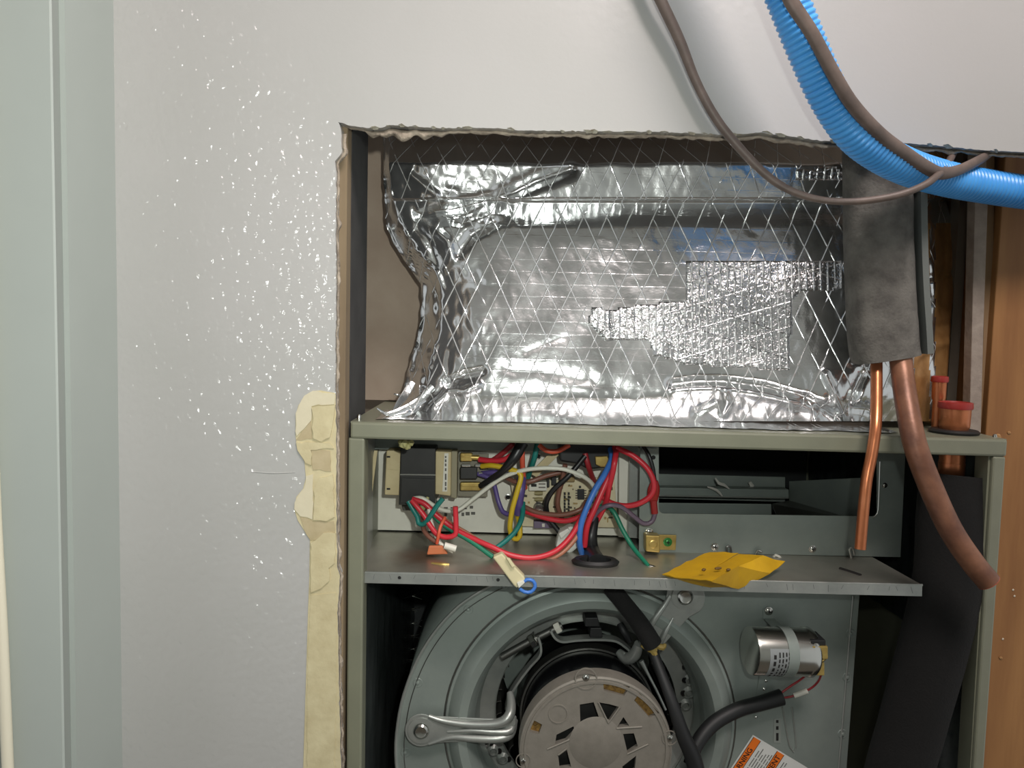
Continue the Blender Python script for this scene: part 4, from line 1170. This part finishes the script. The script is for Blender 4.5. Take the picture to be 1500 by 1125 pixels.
tag(plate('terminal_relay', [(818, 644), (903, 646), (900, 684), (862, 688), (846, 680), (820, 676)], YB-0.045, YB-0.004, M_rub, None, 0.002), 'black relay block half hidden under the rail above the circuit board', 'relay')
lug = tag(plate('relay_lug', [(872, 669), (882, 669), (890, 668), (894, 676), (890, 684), (880, 684), (873, 681)], YB-0.052, YB-0.046, M_brass, None, 0.001), 'small brass terminal on the black relay block beside the blue wire', 'terminal')

# ================================================================== WIRES
def wire(name, label, path, r, col, group=None):
    o = tube(name, path, r, wm(col), segs=9, step=0.003)
    return tag(o, label, 'wire', group)
Y = YB
wire('wire', 'white wire arching over the top of the circuit board', [(606,730,Y-.062),(619,730,Y-.064),(636,741,Y-.062),(652,748,Y-.058),(671,747,Y-.052),(694,730,Y-.05),(723,708,Y-.052),(746,695,Y-.056),(777,687,Y-.06),(817,686,Y-.062),(841,692,Y-.062),(862,703,Y-.058),(872,717,Y-.052),(878,734,Y-.044)], 3.3, 'white')
wire('wire', 'thick blue wire sweeping down to the black bushing', [(894,655,Y-.04),(896,672,Y-.06),(886,694,Y-.07),(872,717,Y-.076),(860,743,Y-.08),(851,769,Y-.08),(849,796,Y-.075),(854,815,Y-.065)], 4.6, 'blue')
wire('wire', 'red wire running close along the right side of blue wire', [(901,655,Y-.045),(899,682,Y-.064),(890,702,Y-.07),(881,722,Y-.073),(871,745,Y-.076),(860,771,Y-.076),(856,800,Y-.07)], 4.6, 'red')
wire('wire', 'red wire falling straight from rail to purple wire crossing', [(904,652,Y-.05),(901,672,Y-.072),(898,690,Y-.074),(892,715,Y-.07),(887,738,Y-.062),(872,767,Y-.056)], 4.3, 'red')
wire('wire', 'red wire making the big round loop to the right', [(903,656,Y-.06),(928,668,Y-.066),(949,687,Y-.07),(958,708,Y-.072),(954,725,Y-.072),(937,737,Y-.07),(916,741,Y-.066),(896,737,Y-.062),(881,727,Y-.056)], 4.3, 'red')
wire('wire', 'short dark red wire entering circuit board from black relay', [(857,664,Y-.05),(862,683,Y-.05),(868,700,Y-.036),(873,710,Y-.02)], 4.2, 'darkred')
wire('wire', 'thin black wire curving down into the red spade boot', [(940,650,Y-.06),(950,666,Y-.068),(956,684,Y-.07),(959,704,Y-.07)], 3.0, 'black')
bt = thing('spade_boot', 'translucent red insulated spade connector beside the heater cut-out', 'connector', P(957, 752, Y-.064))
tube('boot_body', [(959,704,Y-.07),(958,714,Y-.068),(957,724,Y-.066),(957,735,Y-.066)], [5, 8.5, 9, 6], mat('red_boot', (150, 36, 34), .35), bt, segs=12, flat=0.55)
tube('boot_barrel', [(957,733,Y-.066),(959,752,Y-.066)], 5.2, MATS['red_boot'], bt, segs=12)
wire('wire', 'grey-violet wire dipping between the bundle and the red boot', [(864,768,Y-.06),(876,749,Y-.066),(893,740,Y-.07),(911,743,Y-.068),(928,756,Y-.066),(943,767,Y-.066),(955,764,Y-.066),(960,751,Y-.066)], 3.6, 'violetgrey')
qg = onshelf(948, 829)
wire('wire', 'green ground wire running down to ring terminal near the tag', [(872,746,Y-.05),(886,741,Y-.052),(899,750,Y-.058),(912,776,Y-.064),(928,803,Y-.074),(950,829,qg.y)], [3.6,3.6,3.6,3.6,3.6,3.0], 'green')
tube('ring_terminal', [(950,829,qg.y),(957,832,qg.y),(966,836,qg.y-.004)], [3.2,4,3.4], M_steel, bpy.data.objects[bpy.context.scene.objects[-1].name] if False else None, segs=8)
tag(bpy.data.objects['ring_terminal'], 'small crimped steel ring terminal lying left of the yellow tag', 'terminal')
wire('wire', 'yellow wire looping down past the left board edge', [(706,683,Y-.04),(722,682,Y-.05),(749,688,Y-.056),(763,696,Y-.058),(757,722,Y-.06),(750,748,Y-.06),(747,775,Y-.058),(753,789,Y-.056),(761,786,Y-.052),(761,767,Y-.046),(757,752,Y-.036)], 4.0, 'yellow')
wire('wire', 'thick purple wire pair standing beside the yellow loop', [(764,700,Y-.045),(763,716,Y-.05),(760,734,Y-.05),(759,752,Y-.044)], 7.0, 'purple')
wire('wire', 'thin purple wire hooking down left of the yellow loop', [(700,694,Y-.036),(716,700,Y-.04),(724,711,Y-.04),(730,734,Y-.042),(737,750,Y-.046),(748,754,Y-.05)], 3.6, 'purple')
wire('wire', 'purple wire leaving transformer terminal toward the black cable', [(706,694,Y-.03),(724,692,Y-.034),(745,693,Y-.036)], 4.4, 'purple')
wire('wire', 'teal wire dropping from rail behind the white arch', [(787,650,Y-.045),(783,670,Y-.045),(777,688,Y-.035),(773,700,Y-.028)], 4.2, 'teal')
qc = onshelf(718, 812)
wire('wire', 'teal wire curving from board corner down to cream connector', [(766,736,Y-.046),(765,757,Y-.056),(756,777,Y-.064),(740,793,Y-.072),(722,806,Y-.08)], 3.8, 'teal')
wire('wire', 'orange wire dropping from the rail beside yellow wire', [(765,650,Y-.05),(765,668,Y-.052),(766,691,Y-.048),(769,715,Y-.036)], 4.0, 'orange')
wire('wire', 'heavy black wire slanting from rail to lower transformer spade', [(766,648,Y-.06),(752,672,Y-.064),(736,690,Y-.06),(718,703,Y-.05),(704,712,Y-.04)], [9,8,5.5,5,4.5], 'black')
wire('wire', 'red wire joining the upper transformer spade', [(702,673,Y-.038),(720,675,Y-.044),(739,673,Y-.05),(757,662,Y-.055)], 4.4, 'red')
wire('wire', 'dark red wire slanting up behind the upper transformer spade', [(722,674,Y-.036),(736,664,Y-.038),(752,650,Y-.045)], 4.0, 'darkred')
wire('wire', 'black wire crossing the circuit board to its lower middle', [(857,668,Y-.052),(833,697,Y-.056),(812,716,Y-.054),(801,734,Y-.05),(801,750,Y-.044),(806,762,Y-.046),(820,780,Y-.052)], 4.0, 'black')
wire('wire', 'brown wire hanging down the middle of the circuit board', [(828,680,Y-.048),(824,703,Y-.045),(819,720,Y-.042),(817,740,Y-.04),(824,762,Y-.036)], 3.8, 'brown')
wire('wire', 'brown wire lying across upper edge of the board', [(830,690,Y-.04),(800,697,Y-.042),(777,705,Y-.044),(757,706,Y-.04),(742,700,Y-.034)], 3.8, 'brown')
wire('wire', 'brown wire sagging across the lower half of board', [(767,742,Y-.044),(789,751,Y-.05),(824,754,Y-.056),(851,746,Y-.058),(859,734,Y-.052)], 3.8, 'brown')
wire('wire', 'red wire sagging just below the brown sagging wire', [(767,748,Y-.042),(797,758,Y-.052),(827,763,Y-.058),(850,757,Y-.062),(868,748,Y-.062)], 4.0, 'red')
wire('wire', 'bright red wire of the long low loop under the board', [(604,731,Y-.066),(622,738,Y-.068),(642,757,Y-.07),(668,776,Y-.074),(695,790,Y-.08),(720,801,Y-.086),(748,813,Y-.09),(781,817,Y-.09),(812,808,Y-.086),(836,786,Y-.082),(852,758,Y-.074),(862,738,Y-.066)], 4.2, 'red')
wire('wire', 'tan wire running beneath the bright red low loop', [(612,733,Y-.06),(630,744,Y-.062),(655,764,Y-.066),(690,785,Y-.074),(722,806,Y-.082),(750,819,Y-.086),(782,823,Y-.086),(816,814,Y-.082),(842,790,Y-.078),(858,758,Y-.07)], 3.8, 'tan')
wire('wire', 'red wire with bent-up cut end left of panel print', [(603,733,Y-.074),(610,741,Y-.076),(622,756,Y-.078),(631,771,Y-.080),(641,783,Y-.084),(655,787,Y-.086),(667,783,Y-.088),(668,771,Y-.088),(667,742,Y-.088)], 4.0, 'red')
wire('wire', 'teal wire with cut end sticking up below transformer', [(598,734,Y-.068),(606,748,Y-.070),(612,758,Y-.072),(613,766,Y-.074),(620,768,Y-.076),(626,762,Y-.080),(633,752,Y-.084),(641,740,Y-.086),(649,730,Y-.086)], 3.8, 'teal')
wire('wire', 'long green wire slanting to the cream connector', [(632,752,Y-.066),(646,766,Y-.07),(664,778,Y-.074),(690,793,Y-.08),(722,816,Y-.09)], 3.6, 'green')
wire('wire', 'brown wire dropping onto the shelf below the transformer', [(618,740,Y-.060),(620,760,Y-.066),(621,776,Y-.072),(628,786,Y-.078),(640,795,Y-.082)], 3.8, 'brown')
wire('wire', 'thin orange wire crossing red bend to white splice cap', [(652,758,Y-.080),(645,772,Y-.088),(642,786,Y-.09),(640,796,Y-.088)], 2.6, 'orange')
wire('wire', 'white wire end lying against the brown drop wire', [(628,746,Y-.070),(632,766,Y-.074),(638,784,Y-.078),(648,799,Y-.084),(664,808,Y-.088)], 3.2, 'white')
wire('wire', 'orange arc of wire peeking under rail above board', [(790,652,Y-.055),(800,660,Y-.058),(816,661,Y-.058),(834,652,Y-.055)], 3.6, 'orange')
wire('wire', 'dark wire bundle dropping through the black bushing', [(872,758,Y-.058),(866,785,Y-.066),(866,806,Y-.066),(875,824,onshelf(875,826).y)], [6,9,12,14], 'black')
# splice cap and red sleeve on the shelf
sp = thing('splice_cap', 'small white closed-end splice cap lying on the shelf', 'connector', onshelf(660, 808))
tube('cap_body', [(651,799,Y-.092),(668,804,Y-.092)], 5.2, M_white, sp, segs=12)
tube('cap_bore', [(650,798.7,Y-.0925),(651.5,799,Y-.0925)], 2.0, M_ink, sp, segs=8)
# cream quick connector with blue loop
qk = thing('quick_connector', 'cream plug connector with blue loop hanging over the shelf lip', 'connector', P(745, 838, 0.045))
yq = 0.060
plate('plug_body', [(722, 817), (735, 811), (768, 845), (770, 852), (757, 862), (752, 857)], yq-0.045, yq-0.036, mat('cream_nylon', (206, 196, 158), .5), qk, 0.0012)
plate('plug_latch', [(741, 817), (747, 819), (755, 830), (750, 832)], yq-0.048, yq-0.044, MATS['cream_nylon'], qk, 0.0006)
plate('plug_end', [(757, 854), (766, 850), (769, 854), (760, 862)], yq-0.0475, yq-0.0445, M_white, qk, 0.0006)
tube('blue_loop', [(762,856,yq-.044),(772,849,yq-.044),(781,851,yq-.044),(784,859,yq-.044),(778,867,yq-.044),(768,867,yq-.044),(761,862,yq-.044)], 2.8, wm('blue'), qk, segs=9)
# clear-white plug housing
pl = thing('white_plug', 'frosted white plug housing lying on shelf under the board', 'connector', onshelf(838, 812))
plate('plug_shell', [(819, 780), (836, 771), (850, 775), (852, 790), (846, 803), (832, 815), (814, 803)], Y-.062, Y-.048, mat('frosted_nylon', (210, 212, 204), .4), pl, 0.002)
plate('plug_key', [(818, 782), (832, 774), (836, 778), (822, 790)], Y-.066, Y-.060, MATS['frosted_nylon'], pl, 0.001)
tag(plate('cream_strip', [(802, 667), (822, 663), (786, 699), (776, 693)], Y-.030, Y-.028, M_tan), 'cream plastic strip slanting behind the white wire arch', 'strip')
tag(plate('red_spade_scrap', [(628, 800), (648, 800), (656, 812), (625, 813)], Y-.092, Y-.088, mat('orange_scrap', (190, 110, 70), .6), None, 0.001), 'small orange crimp scrap lying on shelf left of splice cap', 'scrap')
q0 = onshelf(650, 826)
tag(tube('brass_scrap', [(632,825,onshelf(632,825).y),(645,827,onshelf(645,827).y),(658,827,onshelf(658,827).y)], [1.5,3,2], M_brass, segs=7), 'tiny brass crimp scrap near the front shelf edge', 'scrap')
tag(tube('dark_offcut', [(1230,833,onshelf(1230,833).y),(1246,838,onshelf(1246,838).y),(1261,843,onshelf(1261,843).y)], 2.6, M_ink, segs=7), 'short dark wire offcut lying at the right of the shelf', 'offcut')

# ---- brass ground lug
lg = thing('ground_lug', 'brass ground lug with a green screw on the steel panel', 'ground lug', P(965, 806, YM))
plate('lug_strap', [(945, 783), (991, 784), (990, 806), (944, 805)], YM-0.004, YM-0.002, M_brass, lg, 0.0006)
plate('lug_block', [(946, 784), (967, 785), (967, 810), (946, 808)], YM-0.017, YM-0.004, M_brass, lg, 0.0012)
lathe('lug_screw', [(6.5*S(YM), 0), (6.5*S(YM), 0.0010), (5*S(YM), 0.0014), (4.8*S(YM), 0.0006), (0, 0.0005)], P(957, 797, YM-0.017), TOW, M_brass, lg, 24)
screw(978, 794, YM-0.0042, 5.2, lg, M_green)

# ================================================================== YELLOW TAG
def tagz(px, py, h):
    q_ = onshelf(px, py); z = q_.z
    for _ in range(5):
        q_ = PZ(px, py, zsh(q_.x)+h)
    return q_
tg = thing('yellow_tag', 'crumpled folded yellow paper tag hanging over the shelf lip', 'tag', onshelf(1060, 830))
o1, o2, o3, o4 = [], [], [], []
def sheet(name, pts, hs, faces):
    v = [tagz(a, b, h) if h is not None else P(a, b, 0.027) for (a, b), h in zip(pts, hs)]
    bm = bmesh.new(); bv = [bm.verts.new(q_) for q_ in v]
    for f in faces: bm.faces.new([bv[i] for i in f])
    bmesh.ops.triangulate(bm, faces=bm.faces)
    bmesh.ops.subdivide_edges(bm, edges=bm.edges, cuts=3, use_grid_fill=True)
    for w_ in bm.verts: w_.co += Vector((0, 0, 1))*0.0012*nz(w_.co.x*90, w_.co.y*90, 3)
    r = bmesh.ops.extrude_face_region(bm, geom=list(bm.faces))
    for g_ in r['geom']:
        if isinstance(g_, bmesh.types.BMVert): g_.co += Vector((0, 0.0003, -0.0007))
    bmesh.ops.recalc_face_normals(bm, faces=bm.faces)
    me = bpy.data.meshes.new(name); bm.to_mesh(me); bm.free()
    o = bpy.data.objects.new(name, me); COL.objects.link(o); me.materials.append(M_yel)
    o.parent = tg; o.matrix_parent_inverse = Matrix.Translation(-tg.location)
    for f in me.polygons: f.use_smooth = True
    return auto_smooth(o, 24)
sheet('left_leaf', [(970, 842), (1005, 823), (1040, 808), (1082, 810), (1040, 835), (1008, 847)], [0.003, 0.010, 0.016, 0.017, 0.012, 0.008], [(0,1,4,5), (1,2,3,4)])
sheet('right_leaf', [(1043, 851), (1082, 829), (1118, 814), (1150, 823), (1128, 840), (1082, 862)], [0.014, 0.017, 0.020, 0.010, 0.006, None], [(0,1,4,5), (1,2,3,4)])
sheet('middle_leaf', [(1008, 847), (1040, 835), (1082, 811), (1118, 814), (1082, 829), (1043, 851)], [0.008, 0.012, 0.017, 0.020, 0.016, 0.013], [(0,1,4,5), (1,2,3,4)])
sheet('front_fold', [(970, 842), (1008, 846), (1043, 850), (1082, 861), (1040, 859), (1005, 852)], [0.003, 0.007, 0.012, None, None, None], [(0,1,5), (1,2,4,5), (2,3,4)])
for a_, b_, l in [(1031, 834, 5), (1052, 832, 9), (1067, 834, 5)]:
    q1, q2 = tagz(a_-l/2, b_+1, 0.0165), tagz(a_+l/2, b_, 0.0168)
    sweep('smudge', [q1, (q1+q2)/2, q2], [0.0009, 0.0014, 0.0008], M_grime, tg, 6)

# ================================================================== PIPES
zt_ = lambda x: fl.z+(fr.z-fl.z)*(x-fl.x)/(fr.x-fl.x)
def ontop(px, py):
    q_ = PZ(px, py, fr.z)
    for _ in range(5): q_ = PZ(px, py, zt_(q_.x))
    return q_
st = thing('suction_stub', 'fat copper pipe stub with red cap through the cabinet top', 'pipe', ontop(1397, 634))
bq = ontop(1397, 634); u = S(bq.y)
lathe('stub_pipe', [(17.5*u, -0.050), (17.5*u, 0.002), (20.5*u, 0.006), (21*u, 0.022), (21*u, 0.026)], bq, (0, 0, 1), M_cu, st, 36)
lathe('stub_cap', [(22.5*u, 0.0225), (23.5*u, 0.024), (22.8*u, 0.0285), (19*u, 0.0290), (18*u, 0.027)], bq, (0, 0, 1), M_redcap, st, 32)
lathe('rubber_grommet', [(33*u, 0.0), (34*u, 0.0018), (31*u, 0.0034), (22*u, 0.0036)], bq, (0, 0, 1), M_rub, st, 36)
lathe('pipe_socket', [(18*u, -0.028), (18*u, -0.040), (17.0*u, -0.041)], bq, (0, 0, 1), M_cu, st, 32)
s2 = thing('liquid_stub', 'slim copper pipe stub with red cap behind the fat one', 'pipe', ontop(1372, 628))
bq2 = ontop(1372, 629); u2 = S(bq2.y)
lathe('stub_pipe', [(7.5*u2, 0.0), (7.5*u2, 0.026), (9.5*u2, 0.031), (9.8*u2, 0.046)], bq2, (0, 0, 1), M_cu, s2, 28)
lathe('stub_cap', [(11*u2, 0.0455), (12*u2, 0.047), (11.2*u2, 0.051), (8*u2, 0.0515)], bq2, (0, 0, 1), M_redcap, s2, 28)
# black foam hose below the stub
tag(tube('foam_insulated_hose', [(1396, 696, bq.y), (1392, 760, bq.y-.005), (1388, 850, bq.y-.01), (1366, 950, bq.y-.012), (1336, 1060, bq.y-.012), (1306, 1180, bq.y-.012), (1280, 1400, bq.y)], [44, 46, 47, 47, 46, 46, 46], M_foam, segs=24, step=0.01),
    'black foam-insulated hose curving down inside the right of the cabinet', 'hose')
# hanging line set in its grey sleeve
sl = thing('foam_pipe_sleeve', 'dusty grey foam pipe sleeve hanging in front of foil duct', 'pipe insulation', P(1305, 528, 0.01))
vs, fs = [], []
rows = [(196, 1247, 1342), (260, 1248, 1343), (340, 1249, 1344), (420, 1251, 1347), (480, 1254, 1351), (508, 1258, 1353), (520, 1262, 1355)]
c_rows = catmull([(y, a, b) for y, a, b in rows], 12)
K = 32
for (y, a, b) in c_rows:
    yy = y
    for k in range(K):
        t = 2*math.pi*k/K; cx, w_ = (a+b)/2, (b-a)/2
        ct, stt = math.cos(t), math.sin(t)
        px_ = cx+w_*(abs(ct)**0.85)*(1 if ct > 0 else -1)
        dy = -0.022*(abs(stt)**0.8)*(1 if stt > 0 else -1)
        tilt = (14-15*(px_-a)/(b-a)) * sm((y-440)/80) if y > 440 else 0
        n_ = 0.0009*nz(px_*0.06, y*0.05, 2)
        vs.append(P(px_, y+tilt, 0.030) + Vector((0, dy+n_+0.012, 0)))
for i in range(len(c_rows)-1):
    for k in range(K): fs.append((i*K+k, i*K+(k+1) % K, (i+1)*K+(k+1) % K, (i+1)*K+k))
fs.append(tuple(range(K))); fs.append(tuple(range((len(c_rows)-1)*K, len(c_rows)*K)))
o = mk('sleeve_body', vs, fs, M_sleeve, sl); auto_smooth(o, 60)
strap('sleeve_flap', [(1346, 225, 0.034), (1347, 340, 0.034), (1350, 420, 0.034), (1354, 480, 0.034), (1356, 518, 0.034)], 0.008, mat('sleeve_lining', (104, 108, 104), .9), sl, 0.0028)
tag(tube('liquid_line', [(1284, 505, 0.040), (1284, 535, 0.036), (1284, 570, 0.024), (1283, 620, 0.006), (1278, 660, 0.0), (1270, 700, -.004), (1265, 745, -.006), (1260, 804, -.008)], 8.2, M_cu, segs=18), 'slim bright copper tube hanging from the grey sleeve, cut end down', 'pipe')
su = thing('suction_line', 'thick tarnished brown copper pipe bending down across the right post', 'pipe', P(1450, 860, -0.03))
tube('pipe', [(1316, 495, 0.036), (1321, 540, 0.028), (1328, 590, 0.010), (1340, 650, -.006), (1362, 710, -.012), (1392, 775, -.018), (1424, 823, -.022), (1448, 852, -.024)], [15.5, 15.5, 16, 16.5, 17, 17, 17, 17], M_cuold, su, segs=24)
d_ = (P(1448, 852, -.024)-P(1424, 823, -.022)).normalized()
lathe('cut_rim', [(16.6*S(-.024), -0.001), (17.2*S(-.024), 0.0004), (14.5*S(-.024), 0.0010), (14*S(-.024), -0.0002)], P(1448, 852, -.024), d_, mat('fresh_copper_rim', (176, 92, 74), .4, .6), su, 28, cap=False)
lathe('bore', [(14.2*S(-.024), 0.0), (14.2*S(-.024), 0.0002)], P(1448, 852, -.024)+d_*0.0001, d_, mat('pipe_bore', (60, 34, 28), .8), su, 28)

# ================================================================== BLUE CONDUIT, CABLES
hp = [(1040, -300, -.080), (1130, -60, -.077), (1154, 0, -.075), (1183, 72, -.070), (1214, 140, -.062), (1250, 193, -.052), (1290, 225, -.038), (1335, 247, -.020), (1390, 263, 0.004), (1450, 274, 0.020), (1520, 284, 0.030), (1600, 292, 0.034)]
w = []
for a_, b_, y_ in hp:
    v = P(a_, b_, y_); w.append((v.x, v.y, v.z))
c = [Vector(q) for q in catmull(w, 0.0006)]
dist, acc, last = [], 0.0, c[0]
pitch = 0.0043
# evenly spaced samples
res = [c[0]]; target = pitch/8; run = 0
for i in range(1, len(c)):
    seg = (c[i]-c[i-1]).length
    while run+seg >= target:
        t = (target-run)/seg; p_ = c[i-1].lerp(c[i], t); res.append(p_); seg -= (target-run); c[i-1] = p_; run = 0
    run += seg
base_r = 0.0144
radii = [base_r*(1.0 - 0.085*(0.5-0.5*math.cos(2*math.pi*i/8.0))**1.6) for i in range(len(res))]
tag(sweep('blue_conduit', res, radii, M_blue, None, 28), 'bright blue corrugated conduit bending across upper right of opening', 'conduit')
tag(tube('grey_cable', [(1060, -280, -.100), (1146, -40, -.098), (1158, 0, -.096), (1190, 50, -.091), (1222, 110, -.083), (1250, 155, -.075), (1290, 198, -.060), (1330, 228, -.044), (1358, 246, -.033), (1378, 254, -.026), (1402, 250, -.016), (1428, 238, -.004), (1450, 224, 0.012), (1470, 205, 0.022)], [10.5, 10.5, 10.5, 10, 10, 10, 10, 10, 9.5, 9, 8.5, 8, 7, 6], M_cable, segs=14, flat=0.7), 'thick grey-brown cable lying along the blue conduit', 'cable')
tag(tube('brown_cable', [(840, -300, -.020), (950, -40, -.018), (970, 5, -.017), (996, 60, -.015), (1020, 120, -.013), (1048, 172, -.012), (1080, 213, -.012), (1122, 256, -.014), (1160, 280, -.018), (1205, 293, -.026), (1255, 295, -.034), (1310, 287, -.040), (1350, 273, -.040), (1372, 258, -.034), (1386, 243, -.010), (1396, 225, 0.012), (1404, 205, 0.020)], [8, 8, 8, 7.5, 6.5, 6.5, 6.5, 6, 5.5, 5, 5, 5.2, 5.2, 5.2, 5.2, 5, 5], M_cable, segs=12), 'thinner brown cable drooping in an arc across the foil duct', 'cable')
